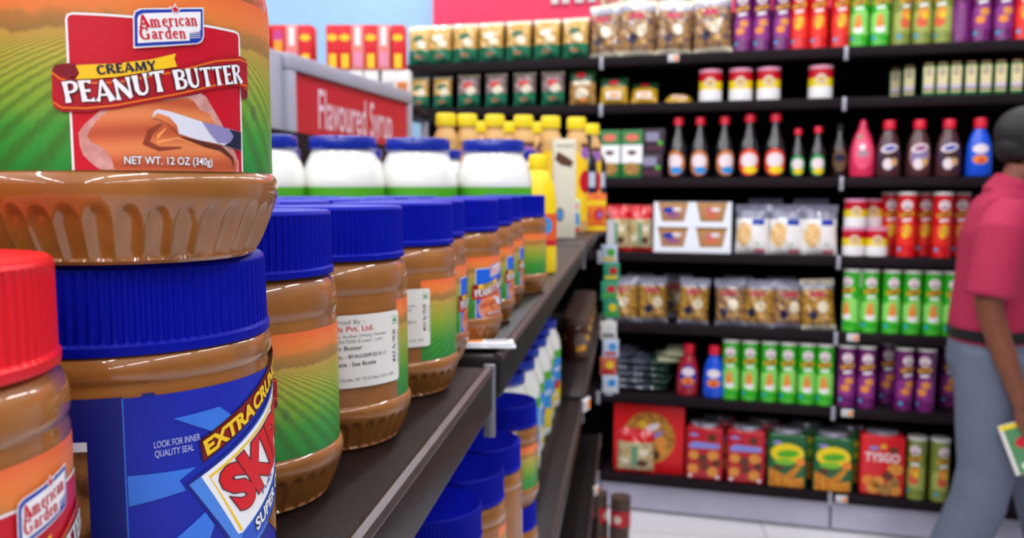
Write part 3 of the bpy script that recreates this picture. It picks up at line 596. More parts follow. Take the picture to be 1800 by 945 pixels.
db = Proto(bottle('sauce_bottle', P, darkG, mat('black_cap', '#101014', .4), [(1.4, 26.4), (1.5, 26.5), (1.5, 29), (1.3, 29.3), (.01, 29.3)], a, 3.33))
for k, (px, Z) in enumerate(((1030, 268), (1047, 275))): db.put(W((px - 900) / FPX * Z, Z, BASE), .2, 'dark bottle with a pale label behind the orange boxes, ' + ('nearer the cream carton', 'nearer the dark far shelves')[k], 'bottle', 'dark bottles behind the orange boxes')
P2 = [(.01, .1), (2, 0), (2.2, .3), (2.2, 17), (1.2, 20), (1.1, 22)]
Proto(bottle('sauce_bottle', P2, mat('red_brown_sauce', '#a83a20', .25, coat=.6), redLid, [(1.2, 21.6), (1.3, 21.7), (1.3, 23.6), (.01, 23.8)])).put(W(17.3, 250, BASE), 0, 'slim red-brown sauce bottle between the cream carton and the dark bottles', 'bottle')
# brown jars on the lower shelf, far bay
P = [(.01, .1), (3.4, 0), (3.7, .2), (3.75, 1), (3.75, 8.5), (3.5, 9.4), (3.2, 9.8)]
a = Art()
for q in (-8, 0, 8): a.ell(q, 5.2, 2.2, 2.2, mat('grey_brown_print', '#6c5a52', .5), 0); a.poly([(q - 1.5, 2.2), (q + 1.5, 2.6), (q + 1.5, 4.2), (q - 1.5, 3.8)], mat('amber_print', '#e09a1c', .5), 1); a.ell(q + 2.4, 6, .8, .9, MATS['amber_print'], 1)
bj = Proto(bottle('coffee_jar', P, mat('coffee_brown', '#4a2214', .22, coat=.9), mat('brown_lid', '#5a4438', .4), [(3.2, 9.5), (3.75, 9.5), (3.8, 9.7), (3.75, 11.6), (3.5, 11.9), (.01, 11.9)], a, 3.77, bodyname='jar_body'))
for k in range(8):
    bj.put((EDGE - .048 - .004 * (k % 2), 2.40 + .083 * k, CAMZ - .48), .5 + k, 'brown coffee jar on the lower shelf, ' + ORD[k] + ' from the last lower mayonnaise jar', 'jar', 'brown coffee jars')
# ------------------------------------------------------------------ ticket holders
def tick(loc, rz, lab, tilt=(0, 0)): ticket.put(loc, rz, lab, 'price ticket', 'price tickets', tilt)
q = W(-3.2, 67.0, -12.8); tick((q[0] + .010, q[1] + .016, q[2] + .0045), math.radians(188), 'price ticket with an orange patch lying flat beside the blue-panel jar', (-PI / 2 + .08, 0))
tick((EDGE + .006, 1.915, CAMZ - .506), PI / 2 - .35, 'price ticket at the shelf joint below the coffee jars')
tick((EDGE + .006, 2.66, CAMZ - .975), PI / 2 - .35, 'price ticket on the third shelf edge, far bay')
tick((EDGE + .006, 2.05, CAMZ - .975), PI / 2 - .35, 'price ticket on the third shelf edge, close to the joint of two bays')
# ------------------------------------------------------------------ hanging clip strip with sachets
q = W(31.0, 268, 0)
t = thing('clip_strip', 'narrow clear clip strip hanging at the end of the shelves', 'hanging strip', (q[0], q[1], 0), 0)
MB().box(-.012, .012, .0005, .0015, CAMZ - .66, CAMZ - .10, MATS['clear_holder']).build('strip', t)
MB().tube([(0, .001, CAMZ - .105), (0, .002, CAMZ - .085), (-.02, .002, CAMZ - .075), (-.12, .002, CAMZ - .075)], .002, steel, 8).build('hook', t)
tealP = mat('teal_print', '#2f9a72', .45)
cols = [('pale blue and green', MATS['pale_blue_print'], greenP, lemonP), ('green and red', tealP, redP, lemonP), ('teal and red', tealP, redP, greenP), ('green and yellow', tealP, lemonP, greenP), ('white', offwhite, MATS['clear_holder'], ink), ('blue and white', MATS['pale_blue_print'], skyP, redP), ('orange and red', mat('salmon_print', '#d86a52', .45), lemonP, redP), ('pale blue', MATS['pale_blue_print'], skyP, offwhite)]
def bag_surface(w_, h_, t_, seed=0, rnd=0.08, px=2.2, pz=2.6):
    R_ = random.Random(seed); ph = [(R_.uniform(2, 6), R_.uniform(2, 6), R_.uniform(0, 6), R_.uniform(.3, 1)) for _ in range(4)]
    def f(u, z, out=0.0, side=-1):
        a = max(-1, min(1, 2 * u / w_)); b = max(-1, min(1, 2 * z / h_ - 1))
        g = max(0, 1 - abs(a) ** px) ** .6 * max(0, 1 - abs(b) ** pz) ** .7
        wr = sum(q * math.sin(i * a * 2 + j * b * 2 + k) for i, j, k, q in ph) * rnd * (1 - .5 * g)
        y = t_ / 2 * g * (1 + wr) + .02
        pin = 1 - .05 * (1 - abs(b)) * abs(a)
        return (u * pin / 100, side * (y / 100 + out) + wr * .001, z / 100)
    return f
def bag(name, w_, h_, t_, mfun, art=None, seed=0, seal=None, sealh=1.2, n=18, body='bag_body', rnd=.1):
    """soft bag in cm; mfun(z) gives the film material by height; seals are flat crimped strips"""
    t = thing(name); f = bag_surface(w_, h_, t_, seed, rnd); mb = MB(); nz = 22
    for side in (-1, 1):
        vs = [f(w_ * (i / n - .5), h_ * j / nz, 0, side) for j in range(nz + 1) for i in range(n + 1)]; by = {}
        for j in range(nz):
            mm = mfun(h_ * (j + .5) / nz)
            for i in range(n):
                q = (j * (n + 1) + i, j * (n + 1) + i + 1, (j + 1) * (n + 1) + i + 1, (j + 1) * (n + 1) + i); by.setdefault(mm, []).append(q if side < 0 else q[::-1])
        o = len(mb.v); mb.v += vs
        for mm, fl in by.items():
            k = mb.m(mm)
            for q in fl: mb.f.append(tuple(x + o for x in q)); mb.mi.append(k); mb.sm.append(True)
    b = mb.build(body, t, sharp=None)
    if art: mb = MB(); art.build(mb, f, 1.0, 1.0, off=.0004); mb.build('front_print', t)
    if seal:
        for k, (z0, z1) in enumerate(((-.05, sealh * .8), (h_ - sealh, h_))):
            mb = MB(); vs = []; fs = []; nn = 16
            for sd in (-1, 1):
                for i in range(nn + 1):
                    x = w_ * (i / nn - .5) * 1.02; wv = .0022 * math.sin(i * 1.9 + seed + k)
                    y0 = f(x, max(z0, .3) if k == 0 else z0, 0, sd)[1]
                    vs += [(x / 100, sd * .0008 + wv, z0 / 100), (x / 100, (y0 if k else sd * .0012) + sd * .0008 + wv * .3, z1 / 100)] if k == 0 else [(x / 100, y0 + sd * .0006, z0 / 100), (x / 100, sd * .0006 + wv, z1 / 100 + .006)]
                o = (0 if sd < 0 else 2 * (nn + 1))
                for i in range(nn): fs.append((o + 2 * i, o + 2 * i + 2, o + 2 * i + 3, o + 2 * i + 1))
            mb.add(vs, fs, seal, True); mb.build('seal', t, sharp=None)
    return t
for k, (lab, m1, m2, m3) in enumerate(cols):
    a = Art().ell(.6, 3.4, 1.3, 1.2, m2, 1).rect(-2, 1.9, .8, 1.8, m3, 1)
    s_ = bag('sachet', 5.2, 5.8, .7, lambda z, m1=m1: m1, a, seed=k)
    tag(s_, lab + ' sachet hanging on the clip strip, ' + ORD[k] + ' from the top', 'sachet', None, None); s_['group'] = 'sachets on the clip strip'
    s_.location = (q[0] + (.004 if k % 2 else -.003), q[1] - .006, CAMZ - .235 - .058 * k - (.0 if k < 4 else .01)); s_.rotation_euler = (0.06, 0, .12 * ((k % 3) - 1))
# ------------------------------------------------------------------ can stack on the floor by the bay end
P = [(.01, .1), (3.9, 0), (4.0, .15), (4.0, 12.0), (3.9, 12.2)]
a = Art()
for q0 in (-8, 0, 8): a.rect(q0 - 3.6, q0 + 3.6, 1, 7.2, redP, 0); a.ell(q0, 4, 1.6, 1.7, creamC, 1)
cn = Proto(bottle('food_can', P, mat('brown_can', '#4c3a30', .4), mat('brown_can_lid', '#55473d', .4), [(3.8, 12.1), (4.05, 12.1), (4.05, 12.5), (3.8, 12.55), (3.7, 12.35), (.01, 12.35)], a, 4.02, bodyname='can_body'))
for k, (x, z, b) in enumerate(((43, 331, 0), (43.4, 331, 1), (35, 335, 0), (34.6, 335, 1))):
    p_ = W(x, z); cn.put((p_[0], p_[1], .1255 * b), .7 * k + 1, 'brown and red can on the floor, ' + ('bottom' if b == 0 else 'top') + (' of the stack in the open' if k < 2 else ' of the stack tucked against the bay'), 'can', 'stacked brown cans')
# ------------------------------------------------------------------ header sign above the near gondola
signFrame = mat('sign_grey', '#a9a8b8', .45, noise=(10, .06)); signRed = mat('sign_red', '#c3132c', .42)
pa = W(-44.8, 170); pb_ = W(-28.9, 241); L = math.hypot(pb_[0] - pa[0], pb_[1] - pa[1]); rz = math.atan2(pb_[1] - pa[1], pb_[0] - pa[0])
t = thing('header_sign', 'grey framed red header sign reading Flavoured Syrup above the white jars', 'sign', (pa[0], pa[1], 0), rz)
zt = CAMZ + .264; zb = CAMZ - .05
MB().box(.03, L - .02, -.004, .03, zb, zt - .03, signRed).build('sign_panel', t)
mb = MB().box(0, L, -.012, .045, zt - .032, zt, signFrame, .003).box(0, .032, -.012, .045, zb - .06, zt - .033, signFrame, .003).box(L - .022, L, -.012, .045, zb - .06, zt - .033, signFrame, .003).box(.033, L - .023, -.012, .045, zb - .06, zb, signFrame, .003).box(-.085, -.001, .0, .04, CAMZ - .128, zt, signFrame, .003)
mb.box(L - .06, L - .02, .0, .04, CAMZ - .128, zb - .06, signFrame)
mb.build('frame', t)
a = Art().text('Flavoured Syrup', mat('pale_pink_letter', '#e9c9d6', .5), 1, 14.5, (zt - .137) * 100, 8.2, width=44, bold=.008)
mb = MB(); a.build(mb, lambda u, z, o: (u / 100, -.0042 - o * 4, z / 100)); mb.build('lettering', t)
# ------------------------------------------------------------------ red boxes stacked behind the sign, on a short raised shelf
q = W(-56, 262); hz = 24.0
t = thing('shelving_unit', 'raised shelf behind the header sign carrying the red boxes', 'shelving', (q[0], q[1], 0), YAW)
s_ = MB().box(-.30, .29, -.12, .16, CAMZ + hz / 100 - .03, CAMZ + hz / 100, shelfM, .004).build('shelf', t)
for x in (-.29, .27): MB().box(x, x + .02, .13, .16, 0, CAMZ + hz / 100 - .03, signFrame).build('upright', t)
pinkP = mat('pink_pack', '#e58cae', .5); salmon = mat('salmon_card', '#e8837c', .5); redC = mat('red_card', '#d8101f', .45); magenta = mat('magenta_print', '#c83a86', .5)
def red_box(w_, m, marks):
    a = Art(); h = 13.0
    if marks == 'yellow': a.rect(-w_ * .32, w_ * .32, 8.6, 10.0, yellowP, 1).ell(0, 9.3, w_ * .42, 1.0, yellowP, 2).rect(-w_ * .3, w_ * .3, .4, 4.6, yellowP, 1)
    if marks == 'white': a.rect(-w_ * .2, w_ * .2, 7, 12.4, whiteM, 1).rect(-w_ * .3, w_ * .3, 1, 5, pinkP, 1)
    if marks == 'orange': a.ell(0, 9.5, w_ * .38, 2.2, magenta, 1).rect(-w_ * .3, w_ * .3, .3, 8.6, mat('orange_yellow', '#f0a02a', .5), 2)
    return carton('jelly_box', w_, 7, h, m, a)
rb = {'yellow': Proto(red_box(3.7, redC, 'yellow')), 'white': Proto(red_box(3.7, salmon, 'white')), 'orange': Proto(red_box(3.9, redC, 'orange'))}
def low_box(w_, m, m2):
    a = Art().rect(-w_ * .42, w_ * .42, 8.2, 10.4, whiteM, 1).rect(-w_ * .4, w_ * .35, 2, 7.4, m2, 1)
    for k in range(4): a.rect(-w_ * .3 + k * w_ * .17, -w_ * .3 + k * w_ * .17 + .2, 2.5, 7.0, ink, 2)
    return carton('jelly_box', w_, 7, 11.0, m, a)
lb = [Proto(low_box(4.2, offwhite, pinkP)), Proto(low_box(4.2, offwhite, mat('grey_print', '#b9b4c0', .5))), Proto(low_box(4.2, offwhite, orangeM))]
Zb = 262.0
for k, px in enumerate((478, 504, 530, 556, 582, 608, 634, 660, 690, 713)):
    X = (px - 900) / FPX * Zb; kind = (0, 0, 0, 0, 0, 1, 2, 1, 1, 2)[k]
    lb[kind].put(W(X, Zb, hz), YAW, 'white-topped packet box in the lower layer behind the sign, ' + ORD[k] + ' from the stacked jar', 'box', 'packet boxes behind the sign')
for k, (px, kd) in enumerate(((478, 'yellow'), (503, 'orange'), (526, 'white'), (549, 'yellow'), (595, 'yellow'), (616, 'yellow'), (638, 'white'), (660, 'yellow'), (682, 'white'), (706, 'yellow'))):
    X = (px - 900) / FPX * Zb
    lab = {'yellow': 'red box with yellow bands', 'orange': 'red box with orange bottle picture', 'white': 'salmon box with a white stripe'}[kd]
    rb[kd].put(W(X, Zb - .3, hz + 11.0), YAW, lab + ' on top behind the sign, ' + ORD[k] + ' from the stacked jar', 'box', 'red boxes above the sign')
# ------------------------------------------------------------------ red fascia board above the far shelves
p = FW(0, 56, 0)
t = thing('fascia_board', 'bright red fascia board with white letters above the far shelves', 'sign', (p[0], p[1], 0), FA)
xa = S(765, 30, 56) / 100; zf = CAMZ + .835
MB().box(xa, 2.6, -.03, .02, zf, zf + .55, mat('fascia_red', '#f03560', .5)).build('board', t)
lm = mat('white_letter', '#f7f2f4', .5)
for x0, x1 in ((970, 982), (989, 1001), (1012, 1026), (1034, 1048)):
    MB().box(S(x0, 10, 53) / 100, S(x1, 10, 53) / 100, -.045, -.03, zf + .085, zf + .40, lm, .002).build('letter', t)
# ------------------------------------------------------------------ far gondola, three bays
HF = [57.2, 36.8, 4.4, -28.3, -60.3, -92.5, -130.0]
def far_bay(s0, s1, lab):
    q = FW(s0, 0, 0); t = thing('shelving_unit', lab, 'shelving', (q[0], q[1], 0), FA); Lx = (s1 - s0) / 100
    for h in HF:
        z = CAMZ + h / 100; o = MB().box(.004, Lx - .004, 0, .46, z - .040, z, shelfF, .003).build('shelf', t)
        MB().box(Lx - .012, Lx + .004, -.004, .02, z - .055, z + .002, steel, .002).build('shelf_clip', o)
    MB().box(0, Lx, .46, .50, 0.0, CAMZ + .80, backF).build('back_panel', t)
    MB().box(0.002, Lx - .002, .03, .44, 0.012, CAMZ + HF[-1] / 100 - .041, kickM).build('kick_plate', t)
    MB().box(Lx - .02, Lx + .02, .40, .46, 0, CAMZ + .80, backF).build('upright', t)
far_bay(-160.5, -60.0, 'dark far shelving bay behind the header sign')
far_bay(-59.5, 40.6, 'dark far shelving bay in the middle, holding the white trays')
far_bay(41.1, 141, 'dark far shelving bay behind the person in the pink shirt')
SHELF = ['top far shelf', 'second-highest far shelf', 'third-highest far shelf', 'middle far shelf', 'third-lowest far shelf', 'second-lowest far shelf', 'bottom far shelf']
def fput(proto, si, px, lab, cat, group, d=4.0, py=None, dh=0.0, rz=0.0, tilt=(0, 0), scale=None):
    s_ = S(px, py or (430 + 0 * si), d) if py is None else S(px, py, d)
    x, y, z = FW(s_, d, HF[si] + dh); return proto.put((x, y, z + .0006), FA + rz, lab, cat, group, tilt, scale)
PY = [95, 175, 310, 448, 580, 715, 860]
# ---- crisp canisters
capW = mat('canister_cap', '#cfcbc6', .3, coat=.4); redcap = mat('canister_rim', '#b9b6b4', .3, metal=.6)
chip = mat('chip_print', '#f0a94a', .5, noise=(220, .3, '#d97a2a')); gold = mat('gold_banner', '#eab52e', .45); pinkW = mat('pale_oval', '#efdfe4', .5)
cyanP = mat('cyan_dot', '#2f9fd0', .5)
def canister(m, pale, fruit):
    t = thing('crisp_canister'); R = 3.75; Hc = 26.2
    MB().lathe([(.0001, .002), (.036, .001), (.0375, 0), (.0378, .004), (.0372, .007), (.0372, .250), (.0378, .2525), (.0378, .256)], 44, m).build('can_body', t)
    MB().lathe([(.0372, .2525), (.0386, .2528), (.0386, .2635), (.0376, .2655), (.0001, .265)], 44, capW).build('cap', t)
    a = Art(); a.poly([(-4.6, 5.5), (4.6, 4.2), (4.6, 13.2), (2, 15.2), (-4.6, 12)], pale, 0)
    a.ell(.1, 21.2, 2.25, 2.1, pinkW, 3).ell(.1, 20.3, 1.5, .45, mat('dark_oval', '#7b4550', .5), 4).ell(.1, 22.2, 1.6, .4, mat('dusty_oval', '#caa7ae', .5), 4)
    a.poly([(-2.9, 16.2), (2.7, 17.0), (2.9, 18.9), (-2.7, 18.1)], gold, 4).text('Pringles', darkred, 5, -2.3, 16.7, 1.5, width=4.5, rot=.14, bold=.03)
    a.poly([(-1.6, 14.4), (1.9, 14.9), (1.9, 15.9), (-1.6, 15.5)], whiteM, 3)
    if fruit == 'tall': a.poly([(-1.9, 6.6), (-1.4, 11), (-.2, 13.4), (1.0, 11.6), (1.7, 6.8)], chip, 4).ell(0, 6.6, 2.0, 1.4, whiteM, 5).ell(-.3, 8.4, 1.0, 1.3, orangeM, 6)
    if fruit == 'round': a.ell(.9, 11.4, 1.9, 1.5, chip, 4).ell(-.7, 8.3, 1.9, 1.5, orangeM, 5).ell(-.5, 8.6, 1.0, .8, chip, 6)
    if fruit == 'flame': a.ell(.1, 10.8, 2.2, 3.0, orangeM, 4).ell(.5, 11.4, 1.2, 2.0, gold, 5).ell(-.5, 9, .9, 1.2, yellowP, 6)
    if fruit == 'tomato': a.ell(.2, 12, 2.3, 2.2, chip, 4).ell(-.3, 8.6, 2.1, 2.2, mat('tomato_print', '#e0603a', .5), 5).ell(.8, 11, 1.2, 1.5, yellowP, 6)
    a.ell(-2.6, 3.2, .8, .9, cyanP, 3).rect(-2.4, 2.8, 1.2, 1.5, pale, 2)
    a.rect(5.6, 8.4, 2, 15, pale, 1)
    for k in range(10): a.rect(5.9, 8.1, 3 + k * 1.1, 3.35 + k * 1.1, ink, 2)
    a.rect(5.6, 8.2, 19, 25, pinkW, 1)
    mb = MB(); a.build(mb, on_cyl(3.73), .5); mb.build('print', t); return t
gcan = mat('green_can', '#2fae1e', .32, coat=.3); pgreen = mat('pale_green_print', '#8fdf6a', .4)
ocan = mat('olive_can', '#7c8a32', .32, coat=.3); polive = mat('pale_olive', '#a8b257', .4)
pcan = mat('purple_can', '#6a1462', .32, coat=.3); ppurple = mat('pale_purple', '#8f3288', .4)
rcan = mat('red_can', '#d60f1c', .32, coat=.3); pred = mat('bright_red_print', '#ee2f22', .4)
CAN = {'green': Proto(canister(gcan, pgreen, 'tall')), 'olive': Proto(canister(ocan, polive, 'tomato')), 'purple': Proto(canister(pcan, ppurple, 'round')), 'red': Proto(canister(rcan, pred, 'flame'))}
def cans(si, colour, pxs, anchor, rzs=None, d=5.0):
    n = len(pxs)
    for k, px in enumerate(pxs):
        fput(CAN[colour], si, px, f'{colour} crisp canister, {SHELF[si]}, ' + (f'{ORD[k]} from {anchor}' if n > 1 else f'beside {anchor}'), 'canister', f'{colour} crisp canisters on the {SHELF[si]}', d, PY[si] - 40, rz=(rzs[k] if rzs else 0.06 * ((k * 7) % 5 - 2)))
cans(0, 'purple', (1306, 1338, 1373), 'the clear snack bags'); cans(0, 'red', (1405, 1438, 1476), 'the group of purple ones')
cans(0, 'green', (1509, 1545), 'the bay joint'); cans(0, 'olive', (1582, 1619, 1656), 'the pair of green ones', (.5, 0, -.4))
q_ = (1687, 1722, 1761)
for k, px in enumerate(q_): fput(CAN['purple'], 0, px, 'purple crisp canister on the top far shelf, ' + ('beside the last olive one', 'middle of the three beyond the olive ones', 'beside the last red one')[k], 'canister', 'purple canisters beyond the olive ones', 5, 60, rz=(-1.9, 0, .05)[k])
fput(CAN['red'], 0, 1798, 'red crisp canister cut by the photo edge on the top far shelf', 'canister', None, 5, 60)
cans(3, 'red', (1592, 1655), 'the red and white tins'); 
for k, px in enumerate((1563, 1623, 1686)): fput(CAN['red'], 3, px, 'shaded red crisp canister in the rear, middle far shelf, ' + ORD[k] + ' from the tins', 'canister', 'rear red canisters', 14, 410)
cans(4, 'green', (1497, 1528, 1566, 1602, 1639, 1672), 'the bay joint', (-.7, 0, .05, 0, -.05, .05))
cans(5, 'green', (1284, 1317, 1351, 1384, 1417, 1449), 'the blue bottle'); cans(5, 'purple', (1487, 1522, 1588, 1627), 'the row of green ones', (0, 0, .3, -.35))
for k, px in enumerate((1559, 1668)): fput(CAN['purple'], 5, px, 'purple crisp canister set back in shade, ' + ('between the two front pairs', 'just behind the person'), 'canister', 'rear purple canisters', 17, 660) if False else fput(CAN['purple'], 5, px, 'purple crisp canister set back in shade, ' + ('between the two front pairs', 'just behind the person')[k], 'canister', None, 17, 660)
cans(6, 'olive', (1611, 1651), 'the red biscuit box', (-.4, .3))
# ---- gold and green pouches
goldF = mat('gold_foil', '#d9ae5c', .22, coat=.7, noise=(30, .2, '#b98a3c')); greenF = mat('green_foil', '#1f7a55', .25, coat=.6, noise=(30, .3, '#0f4a36')); paleF = mat('pale_foil', '#e8dcc0', .25, coat=.6)
mauve = mat('mauve_foil', '#a58a92', .3, coat=.5, noise=(25, .35, '#7d6a5c'))
leaf = mat('leaf_print', '#3f6b48', .5)
def pouch(up, lo, seed, w_=11.2, h_=17.5, oval=leaf, frac=.38):
    a = Art().ell(0, h_ * .66, 2.6, 1.3, oval, 1, rot=.25).ell(.2, h_ * .2, 1.8, .8, mat('brown_oval', '#a8734c', .5), 1).ell(1.8, h_ * .5, 2.2, 1.8, paleF, 1)
    return bag('tea_pouch', w_, h_, 6.4, lambda z: paleF if z > h_ * .93 else (up if z > h_ * frac else lo), a, seed, None, rnd=.14)
PA = Proto(pouch(goldF, greenF, 3)); PB = Proto(pouch(goldF, greenF, 8, oval=mat('pale_print_oval', '#f2ecd8', .4)))
for k, px in enumerate((738, 773, 818, 863, 911, 961, 1011)):
    fput((PA, PB)[k % 2], 0, px, f'gold and green pouch on the top far shelf, ' + (ORD[6 - k] + ' from the clear snack bags'), 'pouch', 'gold and green pouches on the top far shelf', 4.5, 75, rz=.05 * ((k % 3) - 1), tilt=(-.06, 0), scale=(1.08, 1.1, 1.04))
PC = Proto(pouch(mauve, greenF, 13, 10.6, 15.6, mat('red_oval', '#d0433c', .5), .42)); PD = Proto(pouch(goldF, greenF, 17, 9.2, 15.0, leaf, .4))
for k, px in enumerate((738, 778, 824, 872, 922, 972)):
    fput(PD if k < 2 else PC, 1, px, f'{"gold" if k < 2 else "mauve"} and green pouch on the second-highest far shelf, ' + ORD[5 - k] + ' from the green-topped pack', 'pouch', 'pouches on the second-highest far shelf', 4.5, 155, rz=.06 * ((k % 3) - 1), tilt=(-.05, 0))
def pack(name, w_, h_, t_, mf, art, seed, cat_seal=None): return bag(name, w_, h_, t_, mf, art, seed, cat_seal, rnd=.12)
tanF = mat('tan_snack', '#c79a55', .35, coat=.5, noise=(90, .5, '#8a5a26')); dgreen = mat('dark_green_film', '#1f4a2a', .3, coat=.5); mustard = mat('mustard_film', '#c8991c', .3, coat=.5)
a = Art().ell(-.5, 13.2, 2.2, 1.4, redP, 1).rect(-3.8, 3.8, 8.6, 10.6, paleF, 1).ell(0, 5, 3, 2.6, paleF, 1).ell(.6, 2.2, 1.6, 1, orangeM, 2)
fput(Proto(pack('snack_pack', 12, 16, 5, lambda z: dgreen if z > 10.5 else tanF, a, 21)), 1, 1024, 'tan pack with a dark green top and red mark on the second-highest far shelf', 'pack', None, 5, 155, tilt=(-.05, 0))
a = Art().ell(0, 9.4, 2.2, 1.1, redP, 1).rect(-3.4, 3.4, 2, 5.2, whiteM, 1).ell(.3, 3.6, 2.6, 1.1, mat('peach_print', '#f0b48a', .5), 2)
mp_ = Proto(pack('snack_pack', 12.6, 12, 5, lambda z: dgreen if z > 7.4 else mustard, a, 23))
fput(mp_, 1, 1079, 'mustard yellow pack with a white panel, second-highest far shelf, next to the tan pack', 'pack', 'mustard packs', 5, 155, tilt=(-.18, 0))
fput(mp_, 1, 1132, 'mustard yellow pack sagging back beside the flat one', 'pack', 'mustard packs', 6, 165, tilt=(-.5, 0), scale=(.95, 1, .9))
fput(mp_, 1, 1192, 'mustard yellow pack lying almost flat before the red and white tins', 'pack', None, 5, 172, tilt=(-1.25, .12), scale=(.95, 1, .8))
# ---- clear snack bags
clearS = mat('silvery_film', '#a9a9bd', .18, coat=.8, noise=(40, .25)); creamS = mat('cream_film', '#e2d9c0', .3, coat=.5)
biscuit = mat('biscuit_bag', '#b98a48', .2, coat=.9, noise=(55, .6, '#5e4a52')); biscuit2 = mat('cracker_bag', '#c99a3e', .2, coat=.9, noise=(60, .45, '#7a5018'))
def snack(seed, film, seal, w_=13.0, h_=21):
    a = Art().rect(-3.6, 2.6, h_ * .66, h_ * .76, mat('raspberry_print', '#b8304e', .4), 1).ell(1.6, h_ * .45, 2.2, 2.6, paleF, 1).ell(-2.4, h_ * .3, 1.8, 2, navy, 1).ell(2.4, h_ * .24, 1.5, 1.3, tanP, 2)
    return bag('snack_bag', w_, h_, 8, lambda z: seal if z < h_ * .1 else (clearS if z > h_ * .82 else film), a, seed, seal, 2.0, rnd=.2)
SA = Proto(snack(31, biscuit, creamS, 14.8, 23)); SB = Proto(snack(33, biscuit, creamS, 16.2, 24))
for k, px in enumerate((1065, 1121, 1184, 1253)):
    fput((SA, SB)[k % 2], 0, px, 'clear biscuit bag with cream bottom seam, top far shelf, ' + ORD[3 - k] + ' from the purple canisters', 'bag', 'clear biscuit bags on the top far shelf', 5, 60, rz=.12 * ((k * 3) % 4 - 1.5), tilt=(-.1, .03 * (k % 3 - 1)))
for k, px in enumerate((1080, 1150, 1235)):
    fput((SB, SA)[k % 2], 0, px, 'clear biscuit bag piled behind, ' + ORD[k] + ' of the upper layer from the fascia letters', 'bag', 'upper layer of biscuit bags', 19, 20, dh=11, rz=.1 * (k - 1), tilt=(-.15, 0))
SC_ = Proto(snack(37, biscuit2, clearS, 13, 20)); SD = Proto(snack(41, biscuit2, creamS, 13.5, 21)); SE = Proto(snack(43, biscuit, clearS, 13, 20))
for k, px in enumerate((1096, 1148, 1218, 1285, 1333, 1385, 1441)):
    fput((SC_, SC_, SC_, SE, SC_, SE, SD)[k], 4, px, 'clear cracker bag with a raspberry mark, third-lowest far shelf, ' + ORD[6 - k] + ' from the bay joint', 'bag', 'clear cracker bags', 5 + (k % 2), 530, rz=.15 * ((k * 3) % 4 - 1.5), tilt=(-.16, .05 * (k % 3 - 1)))
for k, px in enumerate((1120, 1190, 1300, 1370)):
    fput(SE, 4, px, 'shaded cracker bag lying in the rear layer, ' + ORD[k] + ' from the clip strip', 'bag', 'rear cracker bags', 22, 520, rz=.2 * (k % 3 - 1), tilt=(-.2, 0))
# ---- white tins with pink lids
pinkLid = mat('pink_lid', '#e59aba', .35)
def tin(r, h):
    t = thing('milk_tin'); MB().lathe([(.0001, .001), (r * .96, 0), (r, .002), (r, h - .012), (r * .98, h - .010)], 44, whiteM).build('can_body', t)
    MB().lathe([(r * .98, h - .012), (r * 1.03, h - .0118), (r * 1.03, h - .001), (r * .97, h), (r * .9, h - .003), (.0001, h - .003)], 44, pinkLid).build('lid', t)
    R = r * 100; hh = h * 100; a = Art().rect(-R * 3, R * 3, hh * .62, hh * .9, redP, 0)
    for q0 in (-R * 2, 0, R * 2): a.poly([(q0 - R, hh * .32), (q0 - R * .55, hh * .40), (q0, hh * .3), (q0 + R * .55, hh * .40), (q0 + R, hh * .32), (q0 + R, hh * .62), (q0 - R, hh * .62)], lemonP, 0).ell(q0, hh * .58, R * .48, hh * .16, creamC, 2).ell(q0, hh * .58, R * .32, hh * .1, tanP, 3).rect(q0 - R * .5, q0 + R * .5, hh * .1, hh * .36, whiteM, 1)
    mb = MB(); a.build(mb, on_cyl(R + .01), .5); mb.build('print', t); return t
TN = Proto(tin(.0485, .136))
for k, px in enumerate((1249, 1302, 1351, 1442)):
    fput(TN, 1, px, 'red and white tin with a pink lid, ' + ORD[k] + ' from the flat mustard pack', 'tin', 'pink-lidded tins on the second-highest far shelf', 6.5, 150)
TS = Proto(tin(.0435, .118))
for k, (px, dh, d) in enumerate(((1500, 0, 6), (1540, 0, 6), (1501, 11.85, 6.5), (1531, 11.85, 14.5), (1537, 0, 15.5))):
    if k == 4: fput(TS, 3, px, 'red and white tin hidden in the rear, carrying the shaded upper tin', 'tin', 'tins on the middle far shelf', d, 430); continue
    fput(TS, 3, px, 'red and white tin on the middle far shelf, ' + ('bottom one by the bay joint', 'bottom one beside the red canisters', 'stacked by the bay joint', 'stacked in shade behind')[k], 'tin', 'tins on the middle far shelf', d, 430, dh)
# ---- small green and cream spice boxes
def spice():
    t = thing('spice_box'); MB().box(-.0265, .0265, -.02, .02, 0, .118, mat('spice_green', '#1c7a3e', .4), .003).build('box_body', t)
    MB().box(-.021, .021, -.018, .018, .118, .130, mat('spice_lid', '#7a5a2a', .4), .004).build('lid', t)
    a = Art().rect(-2.2, 2.3, 1.2, 11.2, mat('spice_cream', '#e3d3a0', .45), 1).ell(0, 9.2, 1.2, 1.4, brown, 2).ell(0, 9.2, .7, .9, creamC, 3).rect(-2.2, 2.3, 2.8, 4.2, mat('spice_lilac', '#c8bcd6', .5), 2).rect(-2.2, 2.3, 1.9, 2.6, brown, 2)
    mb = MB(); a.build(mb, on_flat(-.0201), off=.0002); mb.build('front_print', t); return t
SPB = Proto(spice())
for k, (px, d) in enumerate(((1574, 15), (1598, 9), (1632, 4), (1656, 4), (1680, 4), (1706, 4), (1732, 4), (1758, 4), (1786, 4))):
    fput(SPB, 1, px, 'small cream-labelled green box, ' + ORD[k] + ' from the tins on the second-highest far shelf', 'box', 'small cream-labelled boxes', d, 140, rz=-.12, scale=(.80, .9, 1.0))
